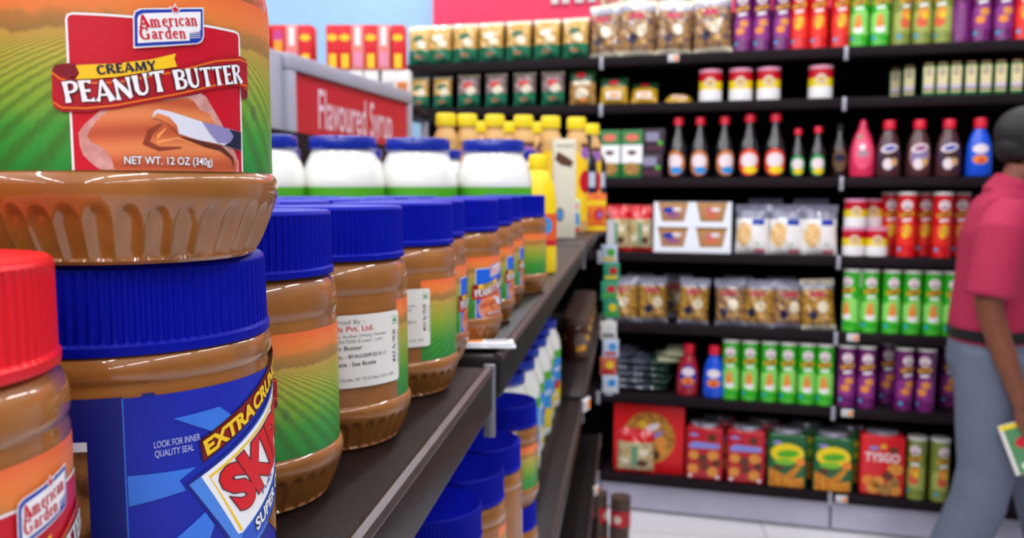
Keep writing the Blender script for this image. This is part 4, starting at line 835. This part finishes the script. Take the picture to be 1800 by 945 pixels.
# ---- third shelf: packs, boxes, bottles
a = Art().ell(0, 17.6, 3, 1.6, mat('coral_print', '#e2705c', .5), 1).rect(-4.6, 4.6, 6.4, 14.4, whiteM, 1).ell(0, 11, 2, 1, brown, 2).ell(0, 4, 3.4, 2.8, tanF, 2)
gp = Proto(carton('noodle_packet', 9.4, 5, 21, mat('green_top_card', '#2e7a3a', .45), a))
for k, px in enumerate((1073, 1112)): fput(gp, 2, px, 'white packet with green top and coral oval, ' + ('beside the gondola end', 'beside the dark purple boxes')[k], 'packet', 'green-topped packets', 4.5, 280)
a = Art().rect(-3.6, 2.2, 5.2, 9, mat('lavender_print', '#8d88a4', .5), 1).ell(2.8, 4.4, 1.1, 1, greenP, 2).rect(-3.6, 3.8, 1, 3.4, mat('plum_print', '#4a1c34', .5), 1)
dp = Proto(carton('biscuit_box', 9.2, 8, 10.6, mat('plum_card', '#2d1c2c', .45), a))
fput(dp, 2, 1147, 'dark plum box with lavender print, bottom one of the pair', 'box', 'dark plum boxes', 6, 290); fput(dp, 2, 1152, 'dark plum box with lavender print stacked on the other', 'box', 'dark plum boxes', 6.5, 255, dh=10.7, rz=-.05)
def sauce(h, r, m_ring, m_in, m_low, lab):
    P = [(.01, .1), (r - .3, 0), (r, .3), (r, h * .42), (r * .93, h * .52), (r * .62, h * .66), (r * .42, h * .78), (r * .38, h * .9)]
    a = Art().ell(0, h * .24, r * 1.15, h * .21, m_ring, 0).ell(0, h * .27, r * .85, h * .115, m_in, 1).ell(r * .15, h * .12, r * .7, h * .06, m_low, 2)
    return bottle('sauce_bottle', P, mat('dark_sauce', '#171218', .15, coat=.9), mat('bright_red_cap', '#e01838', .4), [(r * .40, h * .87), (r * .52, h * .875), (r * .52, h * .97), (r * .44, h), (.01, h)], a, prof_r(P))
s1 = Proto(sauce(26, 4.1, mat('label_orange_brown', '#c8763a', .45), pinkW, skyP, 'SAUCE') if False else sauce(26, 4.1, mat('label_orange_brown', '#c8763a', .45), pinkW, skyP, ''))
for k, px in enumerate((1192, 1230, 1273)): fput(s1, 2, px, 'dark sauce bottle with a brown and blue oval label, ' + ORD[k] + ' from the plum boxes', 'bottle', 'dark sauce bottles', 5, 270, rz=.3 * (k - 1))
s2 = Proto(sauce(26.8, 4.4, mat('label_red', '#e2401f', .45), pinkW, lemonP, ''))
for k, px in enumerate((1317, 1362)): fput(s2, 2, px, 'dark sauce bottle with a bright red and yellow oval label, ' + ('first after the brown labels', 'beside the small green-labelled ones')[k], 'bottle', 'red-labelled sauce bottles', 5, 270)
s3 = Proto(sauce(21, 3.2, mat('label_green', '#1f9a4a', .45), pinkW, lemonP, ''))
for k, px in enumerate((1402, 1437)): fput(s3, 2, px, 'small dark bottle with a green oval label, ' + ('beside the larger red-labelled ones', 'beside the shaded brown bottle')[k], 'bottle', 'green-labelled bottles', 5 if k else 6, 270, scale=1.0 if k else .97)
P = [(.01, .1), (3.4, 0), (3.8, .3), (3.8, 10), (3.3, 13), (1.6, 16), (1.4, 20)]
a = Art().ell(0, 7, 3.0, 4.6, mat('dull_amber', '#6a4a30', .5), 0).ell(0, 8, 2.0, 1.6, navy, 1)
fput(Proto(bottle('sauce_bottle', P, mat('deep_brown_glass', '#1c120e', .2, coat=.7), mat('dark_cap', '#17151a', .4), [(1.5, 19.5), (1.7, 19.6), (1.7, 22), (.01, 22.2)], a, prof_r(P))), 2, 1475, 'shaded dark brown bottle at the bay joint on the third-highest far shelf', 'bottle', None, 9, 280)
P = [(.01, .1), (4.2, 0), (4.7, .4), (4.9, 3), (5.0, 8), (4.6, 12), (3.4, 16.5), (2.0, 19.5), (1.6, 20.4)]
pinkB = mat('pink_syrup', '#d92a55', .3, coat=.5)
a = Art().ell(0, 9.5, 4.8, 6.4, mat('rose_print', '#f0547c', .4), 0).ell(0, 9.5, 3.2, 1.4, mat('grey_rose', '#b08a98', .5), 1).ell(-.4, 12.2, 1.6, 1.4, pinkW, 1).ell(-1.6, 16.4, .8, 1.0, tealP, 1)
fput(Proto(bottle('syrup_bottle', P, pinkB, pinkB, [(1.7, 20.2), (1.8, 20.4), (1.3, 22.6), (.6, 23.6), (.01, 23.7)], a, prof_r(P), flat=.75)), 2, 1515, 'pink conical squeeze bottle beside the chocolate syrups', 'bottle', None, 5, 280)
P = [(.01, .1), (4.2, 0), (4.7, .4), (4.9, 2), (4.8, 8), (4.4, 12.5), (3.3, 16.5), (2.2, 18.6), (2.1, 19.6)]
def syrup(m, m1, m2, m3):
    a = Art().ell(0, 8.4, 5.0, 5.6, m1, 0).ell(0, 8.0, 4.4, 4.4, m2, 1).ell(0, 11.5, 4.2, 1.7, pinkW, 2, rot=.15).ell(.2, 11.5, 3.0, .9, m3, 3, rot=.15).ell(-.6, 5.2, 2.5, 2.3, pinkW, 2).ell(2.6, 6.0, 1.5, 1.6, tanP, 3)
    return bottle('syrup_bottle', P, m, MATS['bright_red_cap'], [(2.2, 19.2), (2.4, 19.4), (2.45, 22.6), (2.2, 23.0), (.01, 23.2)], a, prof_r(P), flat=.72)
chocB = mat('chocolate_plastic', '#4a2428', .3, coat=.5)
c1 = Proto(syrup(chocB, mat('choc_blue', '#35356e', .45), mat('choc_dark', '#3a2020', .45), blueP)); c2 = Proto(syrup(chocB, mat('choc_tan', '#a87a58', .45), mat('choc_lilac', '#8a78a8', .45), purpleP))
for k, (px, pr) in enumerate(((1561, c1), (1614, c2), (1666, c1))): fput(pr, 2, px, 'brown chocolate syrup bottle with a red cap, ' + ('beside the pink bottle', 'tan label, middle of the three', 'beside the blue bottle')[k], 'bottle', 'chocolate syrup bottles', 5, 280)
bsy = lambda m, m1: syrup(m, m1, m1, redP)
blueB = mat('blue_bottle', '#0f4fd8', .3, coat=.4)
def fruit_syrup(m, m1):
    a = Art().ell(0, 9.0, 4.7, 5.0, m1, 0).ell(0, 11.0, 3.8, 1.9, pinkW, 1).ell(0, 6.8, 3.8, 1.8, orangeM, 1).ell(.3, 6.4, 1.6, 1.3, mat('coral_red', '#e2502f', .5), 2)
    return bottle('syrup_bottle', P, m, MATS['bright_red_cap'], [(2.2, 19.2), (2.4, 19.4), (2.45, 22.4), (2.2, 23.2), (.01, 23.5)], a, prof_r(P), flat=.72)
fb = Proto(fruit_syrup(blueB, midblue)); fput(fb, 2, 1720, 'bright blue bottle with a red cap beside the head of the person', 'bottle', None, 5, 280)
fput(fb, 5, 1255, 'bright blue bottle with a red cap before the green canisters', 'bottle', None, 5, 660)
fput(Proto(fruit_syrup(mat('crimson_bottle', '#a8182e', .3, coat=.4), blueP)), 5, 1208, 'crimson bottle with a blue round label beside the blue bottle', 'bottle', None, 6, 660, rz=.1, tilt=(0, .03))
# ---- middle shelf: red-topped clear bags, white trays, pasta bags
redF = mat('red_film', '#d81522', .25, coat=.6); nutsF = mat('mixed_nuts', '#a88a4a', .25, coat=.7, noise=(110, .6, '#d8c8a0'))
def redbag(seed, w_=10.5, h_=20):
    a = Art().rect(-1.0, .6, 3, 13, mat('sage_stripe', '#5f9a78', .4), 1).ell(2.4, 10, 1.5, 1.6, paleF, 1).ell(-2.8, 6, 1.3, 1.6, paleF, 1).ell(2, 5, 1.6, 1.6, brown, 1)
    return bag('cereal_bag', w_, h_, 6, lambda z: redF if z > h_ * .74 or z < h_ * .09 else nutsF, a, seed, redF, 2.2)
RB = Proto(redbag(51))
for k, px in enumerate((1086, 1126)): fput(RB, 3, px, 'clear bag of nuts with red ends, ' + ('next to the clip strip', 'next to the white trays')[k], 'bag', 'red-ended bags', 5, 410, rz=.2 * (k - .5))
fput(RB, 6, 1117, 'clear bag of nuts with red ends leaning on the big red box', 'bag', None, 4.0, 800, rz=.05, tilt=(-.1, 0), scale=(1.62, 1.2, 1.0))
trayM = mat('white_tray', '#eef2fa', .45)
def tray(blue):
    t = thing('noodle_tray'); w_, h_, d_ = 16.6, 11.0, 9.0
    # front card with a tapered window
    a = Art(); W0, W1, zb_ = 6.6, 4.7, 2.5
    a.poly([(-w_ / 2, 0), (w_ / 2, 0), (w_ / 2, h_), (W0, h_), (W1, zb_), (-W1, zb_), (-W0, h_), (-w_ / 2, h_)], trayM, 0)
    mb = MB(); a.build(mb, on_flat(-d_ / 200)); mb.box(-w_ / 200, w_ / 200, -d_ / 200 + .0005, d_ / 200, 0, .012, trayM).box(-w_ / 200, -w_ / 200 + .003, -d_ / 200 + .0005, d_ / 200, .0121, h_ / 100, trayM).box(w_ / 200 - .003, w_ / 200, -d_ / 200 + .0005, d_ / 200, .0121, h_ / 100, trayM).box(-w_ / 200 + .0031, w_ / 200 - .0031, d_ / 200 - .003, d_ / 200, .0121, h_ / 100, trayM)
    mb.build('tray_card', t)
    a = Art().rect(-6.8, 6.8, 9.4, 10.4, mat('amber_lid', '#c98a3a', .45), 0).ell(-1.6 if blue else 0, 7.4, 3, 1.3, blueP if blue else mat('rose_tub', '#d06a6a', .45), 2).ell(1.6, 7.8, 2.0, .9, pinkW, 3).ell(0, 5.0, 3.4, 1.1, mat('tub_mauve', '#9a5a86', .45) if blue else mat('tub_coral', '#d8704a', .45), 2)
    mb = MB().box(-.072, .072, -.036, .036, .0125, .106, mat('tub_tan', '#b9885a' if blue else '#c08048', .45), .004); a.build(mb, on_flat(-.0362), off=.0002); mb.build('tub', t); return t
TA, TB = Proto(tray(True)), Proto(tray(False))
for k, (pr, px, dh, l_) in enumerate(((TA, 1184, 0, 'blue-labelled tub, bottom of its stack'), (TB, 1251, 0, 'rose-labelled tub, bottom of its stack'), (TA, 1184, 11.1, 'blue-labelled tub, top of its stack'), (TB, 1251, 11.1, 'rose-labelled tub, top of its stack'))):
    fput(pr, 3, px, 'white card tray with a ' + l_, 'tray', 'white noodle trays', 6, 420, dh)
whiteF = mat('white_film', '#f4f2f0', .25, coat=.6); greyF = mat('grey_clear_film', '#8f90a8', .15, coat=.9, noise=(30, .3))
pastaF = mat('pasta_orange', '#e8a24a', .4, noise=(120, .4, '#f2d9a8'))
def pasta(seed):
    h_ = 20.5; a = Art().ell(-3.2, h_ * .40, 3.5, 5.2, pastaF, 1).ell(2.8, h_ * .30, 3.2, 4.8, whiteF, 2).rect(.2, 5.2, h_ * .60, h_ * .72, blueP, 2).rect(1.2, 5.6, .6, 2.0, mat('rose_red_print', '#d8606a', .5), 3).ell(2.5, h_ * .2, .6, .4, greenP, 3)
    return bag('pasta_bag', 14.2, h_, 7, lambda z: greyF if z > h_ * .74 else whiteF, a, seed, greyF, 2.4)
PP = [Proto(pasta(61)), Proto(pasta(67))]
for k, px in enumerate((1322, 1382, 1441)):
    fput(PP[k % 2], 3, px, 'white pasta bag with a clear grey top, ' + ORD[k] + ' from the white trays', 'bag', 'white pasta bags', 5, 410, rz=.08 * (k - 1), tilt=(-.08, 0))
for k, px in enumerate((1345, 1425)): fput(PP[k % 2], 3, px, 'pasta bag set behind the front three, ' + ('nearer the trays', 'nearer the tins')[k], 'bag', 'rear pasta bags', 15, 400, dh=2.5, tilt=(-.06, 0)) if False else fput(PP[k % 2], 3, px, 'pasta bag set behind the front three, ' + ('nearer the trays', 'nearer the tins')[k], 'bag', 'rear pasta bags', 16, 400, tilt=(-.06, 0), scale=(1, 1, 1.12))
# ---- second shelf from the bottom: slumped packets
slate = mat('slate_film', '#565a6c', .3, coat=.5, noise=(30, .35)); moss = mat('moss_film', '#2f4a42', .3, coat=.5, noise=(30, .35)); garlic = mat('garlic_film', '#c9c8a4', .35, coat=.4, noise=(40, .2))
def packet(m, seed):
    a = Art().ell(0, 7, 2.4, 1.6, mat('pale_slate', '#8a8ea2', .5) if m is slate else (mat('pale_moss', '#6f8a72', .5) if m is moss else creamS), 1)
    return bag('lentil_packet', 11, 14, 4.4, lambda z: m, a, seed, m, 1.0, rnd=.2)
KP = {'slate grey': Proto(packet(slate, 71)), 'dark green': Proto(packet(moss, 73)), 'cream': Proto(packet(garlic, 79))}
R_ = random.Random(4)
lay = [('slate grey', 1092, i) for i in range(6)] + [('slate grey', 1122, i) for i in range(5)] + [('dark green', 1152, i) for i in range(5)] + [('cream', 1176, 4.4), ('cream', 1183, 5.4)]
cnt = {}
for kd, px, lv in lay:
    cnt[(kd, px)] = cnt.get((kd, px), -1) + 1
    place_ = {1092: 'in the pile by the clip strip', 1122: 'in the taller pile', 1152: 'in the green pile', 1176: 'on the pile beside the crimson bottle', 1183: 'topmost beside the crimson bottle'}[px]
    fput(KP[kd], 5, px, f'{kd} lentil packet lying {place_}' + (f', {ORD[cnt[(kd, px)]]} from the bottom' if kd != 'cream' else ''), 'packet', f'{kd} packets', 6 + R_.uniform(-.6, .6), 660, dh=1.6 + 3.2 * lv * .92, rz=R_.uniform(-.25, .25), tilt=(-PI / 2 + .16, 0), scale=(1, .85, 1))
# ---- bottom shelf
def big_box():
    a = Art().ell(.2, 16.3, 11.8, 12.0, mat('round_amber', '#9c5a1e', .4, noise=(60, .4, '#d89a3a')), 1, 48).ell(1.5, 21, 4, 1.6, pinkW, 3, rot=.5).ell(2.8, 17.5, 4.6, 1.1, mat('wisteria_print', '#8f84c8', .45), 4, rot=.5).ell(-5.6, 18, 1.8, 1, MATS['wisteria_print'], 4)
    for u, z, r, m in ((5.4, 14.6, 2.4, chip), (3.2, 8.6, 2.2, brown), (6.2, 10.4, 2.2, chip), (-4.2, 11.8, 2.6, tanF), (-.8, 9, 2.2, purpleP), (.6, 13.4, 2.2, brown), (-2.6, 22.4, 2.0, gold)): a.ell(u, z, r, r, m, 2)
    return carton('biscuit_gift_box', 32.0, 6, 31.5, mat('scarlet_card', '#e8141c', .42), a)
fput(Proto(big_box()), 6, 1141, 'big square scarlet box with a round biscuit picture on the bottom far shelf', 'box', None, 9, 780)
def biscuit_tin(m, kind):
    t = thing('biscuit_tin'); w_, h_ = 16.2, 24.0
    MB().box(-w_ / 200, w_ / 200, -.055, .055, 0, h_ / 100, m, .014, 4).build('tin_body', t)
    mb = MB().lathe([(.062, .0), (.066, .001), (.066, .016), (.06, .019), (.0001, .0175)], 48, mat('tin_lid', '#b9b4c6', .25, metal=.7), c=(0, 0, h_ / 100 - .001)); o = mb.build('lid', t); o.scale = (1, .8, 1)
    a = Art()
    if kind == 'red':
        a.ell(-4.6, 20.6, 2.0, .9, MATS['wisteria_print'], 1).poly([(-6.6, 14.4), (6.4, 14.8), (6.6, 17.0), (1, 17.2), (-4.5, 17.6), (-6.6, 16.4)], mat('periwinkle_print', '#8a90e0', .45), 1)
        for u, z, r, mm in ((3.2, 19.6, 1.8, brown), (-4.6, 11.4, 2.2, chip), (-.6, 10, 2.2, mat('choc_biscuit', '#6a3420', .5)), (3.8, 11.6, 2.4, chip), (5.2, 8.2, 1.8, brown), (-4.8, 5.2, 2.3, chip), (.2, 6.6, 2.0, MATS['choc_biscuit']), (3.6, 4.2, 2.4, chip), (-6, 1.9, .9, pinkW), (5.8, 1.9, .9, pinkW)): a.ell(u, z, r, r * .95, mm, 2)
    else:
        a.ell(-4.2, 20.0, 2.0, .8, MATS['wisteria_print'], 1).ell(0, 15.4, 6.9, 4.4, lemonP, 1).ell(.2, 15.2, 4.6, 1.7, greenP, 2, rot=.1).ell(-1, 11.6, 4.4, 1.4, mat('lime_print', '#7fc02a', .45), 2)
        a.poly([(-7.4, 8.8), (-4, 7.2), (-.8, 5.6), (4, 10.4), (5.6, 9.4), (2.4, 4.4), (7.0, 5.2), (7.0, .6), (-7.4, .6)], mat('crisp_gold', '#e09a24', .45, noise=(80, .35, '#c06818')), 2).ell(5.4, 12, 1.9, 1.9, orangeM, 3).ell(-3.4, 8.8, 2, 1.2, brown, 3)
    mb = MB(); a.build(mb, on_flat(-.0552), off=.0002); mb.build('front_print', t); return t
BR, BG = Proto(biscuit_tin(mat('tin_red', '#bf1024', .32, coat=.3), 'red')), Proto(biscuit_tin(mat('tin_green', '#0f5a2a', .32, coat=.3), 'green'))
for k, px in enumerate((1239, 1311)): fput(BR, 6, px, 'red biscuit tin with a round metal lid, ' + ('next to the big scarlet box', 'next to the green tins')[k], 'tin', 'red biscuit tins', 7.5, 800)
for k, px in enumerate((1383, 1463)): fput(BG, 6, px, 'dark green tin with a yellow swirl, ' + ('next to the red tins', 'next to the white-lettered red box')[k], 'tin', 'green biscuit tins', 7.5, 800)
for k, px in enumerate((1262, 1340, 1415, 1490)): fput((BR, BR, BG, BG)[k], 6, px, 'shaded tin in the rear row of the bottom far shelf, ' + ORD[k] + ' from the scarlet box', 'tin', 'rear row tins', 21, 790)
def tys():
    a = Art().text('TYSGO', whiteM, 3, -7.0, 15.0, 3.6, width=13.6, bold=.02).ell(-3.6, 20.6, 2.0, 1.0, MATS['wisteria_print'], 2).ell(4.2, 20.2, 1.9, 1.4, MATS['choc_biscuit'], 2).poly([(-1.2, 20.6), (1.4, 20.6), (1.0, 22.6), (-.6, 22.6)], gold, 2)
    for u, z, r, mm in ((5.0, 12.0, 3.0, chip), (2.2, 9.0, 2.2, MATS['choc_biscuit']), (-5.4, 6.6, 2.4, orangeM), (-1.6, 6.2, 2.6, chip), (4.6, 6.4, 2.4, tanF), (-3.6, 3.2, 2.6, chip), (1.2, 3.0, 2.8, tanF), (5.2, 2.8, 2.4, chip), (-2.6, 4.6, 1.4, brown)): a.ell(u, z, r, r * .9, mm, 2)
    t = thing('biscuit_box'); MB().box(-.088, .088, -.05, .05, 0, .262, mat('tys_red', '#e01420', .35, coat=.3), .012, 4).build('box_body', t)
    mb = MB().lathe([(.062, 0), (.068, .001), (.066, .014), (.058, .018), (.0001, .018)], 44, MATS['tin_lid'], c=(0, 0, .2615)); o = mb.build('lid', t); o.scale = (1, .7, 1)
    mb = MB(); a.build(mb, on_flat(-.0502), off=.0002); mb.build('front_print', t); return t
fput(Proto(tys()), 6, 1548, 'red biscuit box with large white lettering, beside the olive canisters', 'box', None, 7.5, 820)
# ---- tickets on the far shelf edges
for si, px, l_ in ((0, 1184, 'below the clear biscuit bags'), (4, 1500, 'below the first green canister'), (5, 1490, 'below the first purple canister'), (6, 1480, 'below the second green tin')):
    x, y, z = FW(S(px, PY[si], -.6), -.6, HF[si] - 3.2); tick((x, y, z), FA, 'price ticket on a far shelf edge ' + l_)
# ------------------------------------------------------------------ person walking past the far shelves
def fuse(name, parts, m, parent, voxel, smooth=4, shift=None):
    """join overlapping lofts into one closed skin"""
    mb = MB()
    for vs, fs in parts: mb.add(vs, fs, m, True)
    o = mb.build(name, None, sharp=None)
    r = o.modifiers.new('r', 'REMESH'); r.mode = 'VOXEL'; r.voxel_size = voxel; r.use_smooth_shade = True
    if smooth: q = o.modifiers.new('s', 'SMOOTH'); q.iterations = smooth; q.factor = .5
    dg = bpy.context.evaluated_depsgraph_get(); me = bpy.data.meshes.new_from_object(o.evaluated_get(dg)); me.name = name
    o.modifiers.clear(); old = o.data; o.data = me; bpy.data.meshes.remove(old)
    if not me.materials: me.materials.append(m)
    me.polygons.foreach_set('use_smooth', [True] * len(me.polygons)); o.parent = parent; return o
def limb(pts, rad, n=16, flat=None, wide=None):
    """tapered tube; rad = (r) or (r_along, r_across) per point, 'across' measured along the wide axis"""
    P = [Vector(p) for p in pts]; vs = []; fs = []
    for i, p in enumerate(P):
        t = (P[min(i + 1, len(P) - 1)] - P[max(i - 1, 0)]).normalized()
        wv = Vector(wide) if wide else (Vector((0, 1, 0)) if abs(t.y) < .9 else Vector((1, 0, 0)))
        b = (wv - t * wv.dot(t)).normalized(); a = b.cross(t)
        ra, rb = rad[i] if isinstance(rad[i], tuple) else (rad[i], rad[i])
        for k in range(n):
            th = 2 * PI * k / n; vs.append(p + a * math.cos(th) * ra + b * math.sin(th) * rb)
    for i in range(len(P) - 1):
        for k in range(n):
            k2 = (k + 1) % n; fs.append((i * n + k, i * n + k2, (i + 1) * n + k2, (i + 1) * n + k))
    fs += [tuple(range(n))[::-1], tuple((len(P) - 1) * n + k for k in range(n))]
    return vs, fs
def blob(c, rx, ry, rz, n=18):
    bm = bmesh.new(); bmesh.ops.create_uvsphere(bm, u_segments=n, v_segments=n // 2 + 2, radius=1)
    vs = [(c[0] + v.co.x * rx, c[1] + v.co.y * ry, c[2] + v.co.z * rz) for v in bm.verts]; bm.verts.index_update()
    fs = [[v.index for v in f.verts] for f in bm.faces]; bm.free(); return vs, fs
skin = mat('brown_skin', '#7a452f', .5, noise=(40, .15)); shirtM = mat('crimson_pink_shirt', '#ab1f47', .8, noise=(300, .12), bump=(60, .25)); trouM = mat('grey_blue_trousers', '#626a7e', .8, noise=(200, .15), bump=(40, .3))
hairM = mat('dark_hair', '#1a1518', .6, noise=(200, .4)); beltM = mat('black_belt', '#141216', .45)
PR = YAW - math.radians(17)          # facing along the far shelves
rp = W(170.3, 300.0); FXp, FYp = math.cos(PR), math.sin(PR)
per = thing('person', 'person in a crimson pink shirt and grey trousers walking past, holding a leaflet', 'person', (rp[0], rp[1], 0), PR)
# local frame: +X forward, +Y the person's left, Z up
def mir(p): return (p[0], -p[1], p[2])
torso = [(0.0, 0, .84), (0.0, 0, .92), (-.005, 0, 1.02), (.01, 0, 1.12), (.025, 0, 1.24), (.02, 0, 1.34), (.02, 0, 1.42), (.03, 0, 1.48)]
tr = [(.115, .165), (.125, .175), (.115, .160), (.118, .160), (.125, .175), (.115, .185), (.085, .165), (.06, .08)]
armR = [(.0, -.175, 1.40), (-.03, -.215, 1.35), (-.05, -.235, 1.23), (-.065, -.245, 1.11), (-.05, -.245, 1.05), (-.012, -.250, .94), (.028, -.252, .825), (.045, -.250, .775)]
arR = [.055, .056, .050, .043, .041, .038, .029, .026]
armL = [(.02, .175, 1.415), (.03, .215, 1.36), (.05, .24, 1.24), (.08, .25, 1.12), (.12, .24, 1.06), (.20, .20, .99), (.28, .13, .93), (.31, .10, .90)]
legR = [(.0, -.085, .92), (-.01, -.095, .80), (-.015, -.10, .64), (-.015, -.10, .50), (-.035, -.10, .38), (-.09, -.10, .22), (-.135, -.10, .09)]
legL = [(.0, .085, .92), (.04, .09, .80), (.12, .095, .64), (.18, .10, .50), (.21, .10, .38), (.25, .10, .22), (.28, .10, .09)]
lr = [.10, .092, .076, .058, .058, .048, .036]
neck = [(.03, 0, 1.44), (.055, 0, 1.51), (.075, 0, 1.57)]
HC = (.098, 0, 1.655)
def foot(ax, ay, az, lift=0.0):
    return [limb([(ax - .05, ay, az - .05), (ax + .02, ay, az - .04 - lift), (ax + .10, ay, .03), (ax + .17, ay, .025)], [.035, .042, .038, .028])]
def hand(wr, d, side, hold):
    """palm with four fingers and a thumb; d = direction from the wrist, fingers curl forward"""
    wv = Vector(wr); d = Vector(d).normalized(); up = Vector((0, 1, 0)) * side; fw = d.cross(up).normalized() * side
    if fw.x < 0: fw = -fw
    parts = [limb([wv - d * .01, wv + d * .045, wv + d * .085], [(.026, .016), (.040, .016), (.038, .014)], 14, wide=None)]
    lens = (.068, .078, .072, .056)
    for i, L_ in enumerate(lens):
        off = fw * (.028 - .0185 * i); b0 = wv + d * .07 + off
        n1 = (d * .8 - up * .6).normalized(); n2 = (d * .2 - up * 1.0 * .98).normalized()
        b1 = b0 + d * L_ * .42; b2 = b1 + n1 * L_ * .33; b3 = b2 + n2 * L_ * .26
        parts.append(limb([b0, b1, b2, b3], [.0095, .009, .0082, .0068], 10))
    tb = wv + d * .02 + fw * .026; t1 = tb + (d * .7 + fw * .7).normalized() * .035; t2 = t1 + (d * .8 - up * .5).normalized() * .032
    parts.append(limb([tb - d * .01, tb, t1, t2], [.012, .0125, .0105, .008], 10)); return parts
body = [limb(torso, [(a * .92, b * .92) for a, b in tr], 24), limb(neck, [.062, .056, .056], 18)]
body += [limb(armR, arR), limb(armL, arR), limb(legR, lr, 18), limb(legL, lr, 18)]
hx, hy, hz_ = HC
body += [blob((hx - .012, 0, hz_ + .025), .100, .078, .092), blob((hx + .022, 0, hz_ - .03), .070, .062, .085), blob((hx + .055, 0, hz_ - .085), .032, .035, .028)]
body += [limb([(hx + .085, 0, hz_ + .018), (hx + .103, 0, hz_ - .012), (hx + .108, 0, hz_ - .028), (hx + .088, 0, hz_ - .036)], [.009, .012, .016, .010], 12)]   # nose
body += [blob((hx + .086, 0, hz_ - .058), .011, .024, .007, 12), blob((hx + .083, 0, hz_ - .068), .011, .021, .007, 12), blob((hx + .078, 0, hz_ + .045), .016, .05, .012, 12)]
for sd in (-1, 1): body += [blob((hx - .002, sd * .077, hz_ - .005), .017, .008, .031, 14), blob((hx - .002, sd * .074, hz_ - .028), .010, .008, .012, 12)]
body += hand(armR[-1], (.45, .02, -.9), -1, True) + hand(armL[-1], (.75, -.35, -.5), 1, True)
bo = fuse('body', body, skin, per, .0055, 3)
for sd in (-1, 1): MB().add(*blob((hx + .077, sd * .030, hz_ + .016), .011, .013, .008, 14), mat('eye_white', '#d8cfc8', .3), True).add(*blob((hx + .085, sd * .030, hz_ + .016), .004, .006, .006, 10), black, True).build('eye', per)
fuse('hair', [blob((hx - .022, 0, hz_ + .035), .101, .083, .094), blob((hx - .060, 0, hz_ - .015), .060, .068, .060)], hairM, per, .008, 2)
sh = [limb([(-.002, 0, .955)] + torso[2:], [(.134, .188)] + [(a + .018, b + .018) for a, b in tr[2:-1]] + [(.072, .09)], 28)]
for A in (armR, armL): sh.append(limb([(A[0][0], A[0][1] * .55, 1.425), A[0], A[1], A[2], tuple((p + q) / 2 for p, q in zip(A[2], A[3])) if A is armL else (A[3][0] + .003, A[3][1], 1.135)], [.07, .078, .079, .076, .078], 18))
sh.append(limb([(.012, 0, 1.455), (.045, 0, 1.502), (.055, 0, 1.525)], [(.078, .088), (.074, .078), (.07, .072)], 20))
fuse('shirt', sh, shirtM, per, .009, 3)
tz = [limb([(0, 0, .80), (0, 0, .88), (-.002, 0, .955), (-.004, 0, 1.0)], [(.12, .17), (.14, .186), (.132, .182), (.124, .174)], 26)]
for Lg in (legR, legL): tz.append(limb(Lg, [.122, .118, .104, .092, .092, .090, .085], 20))
fuse('trousers', tz, trouM, per, .010, 3)
MB().add(*limb([(-.002, 0, .968), (-.003, 0, 1.005)], [(.139, .193), (.137, .191)], 40), beltM, True).build('belt', per, sharp=40)
for Lg, lift in ((legR, .0), (legL, 0)):
    a_ = Lg[-1]; fuse('shoe', [limb([(a_[0] - .07, a_[1], .05), (a_[0] - .02, a_[1], .055), (a_[0] + .08, a_[1], .045), (a_[0] + .19, a_[1], .032)], [(.045, .036), (.05, .04), (.042, .046), (.028, .034)], 16), limb([(a_[0], a_[1], .05), (a_[0], a_[1], .11)], [.05, .046], 14)], beltM, per, .008, 2)
# leaflet in the hand
def leaflet():
    t = thing('leaflet', 'folded green and red leaflet held in the hand of the person', 'leaflet')
    MB().box(-.088, .10, -.0015, .0015, -.165, .012, offwhite, .0006).build('paper', t)
    a = Art().rect(-8.6, 9.8, -16.3, 1.0, mat('leaf_green_page', '#4f8a5a', .5), 0).rect(-8.6, 9.8, -.6, 1.0, lemonP, 1).rect(-8.6, -7.6, -16.3, -.6, offwhite, 1).ell(-3, -6, 2.6, 2.0, redP, 1).ell(4, -10, 3, 2.4, orangeM, 1).rect(-6, 3, -14.8, -13, whiteM, 1).ell(6, -4, 1.8, 1.8, MATS['salmon_print'], 1)
    mb = MB(); a.build(mb, on_flat(-.0016), off=.0002); mb.build('page_print', t); return t
lf = leaflet(); hw = Vector(armR[-1]) + Vector((.45, .02, -.9)).normalized() * .075
cpr, spr = math.cos(PR), math.sin(PR); hp = (rp[0] + (hw.x - .01) * cpr - (hw.y + .016) * spr, rp[1] + (hw.x - .01) * spr + (hw.y + .016) * cpr, hw.z + .01)
per.scale = (1, 1, .986)
lf.location = (hp[0], hp[1], hp[2] - .012); lf.rotation_euler = (.04, -.38, PR)
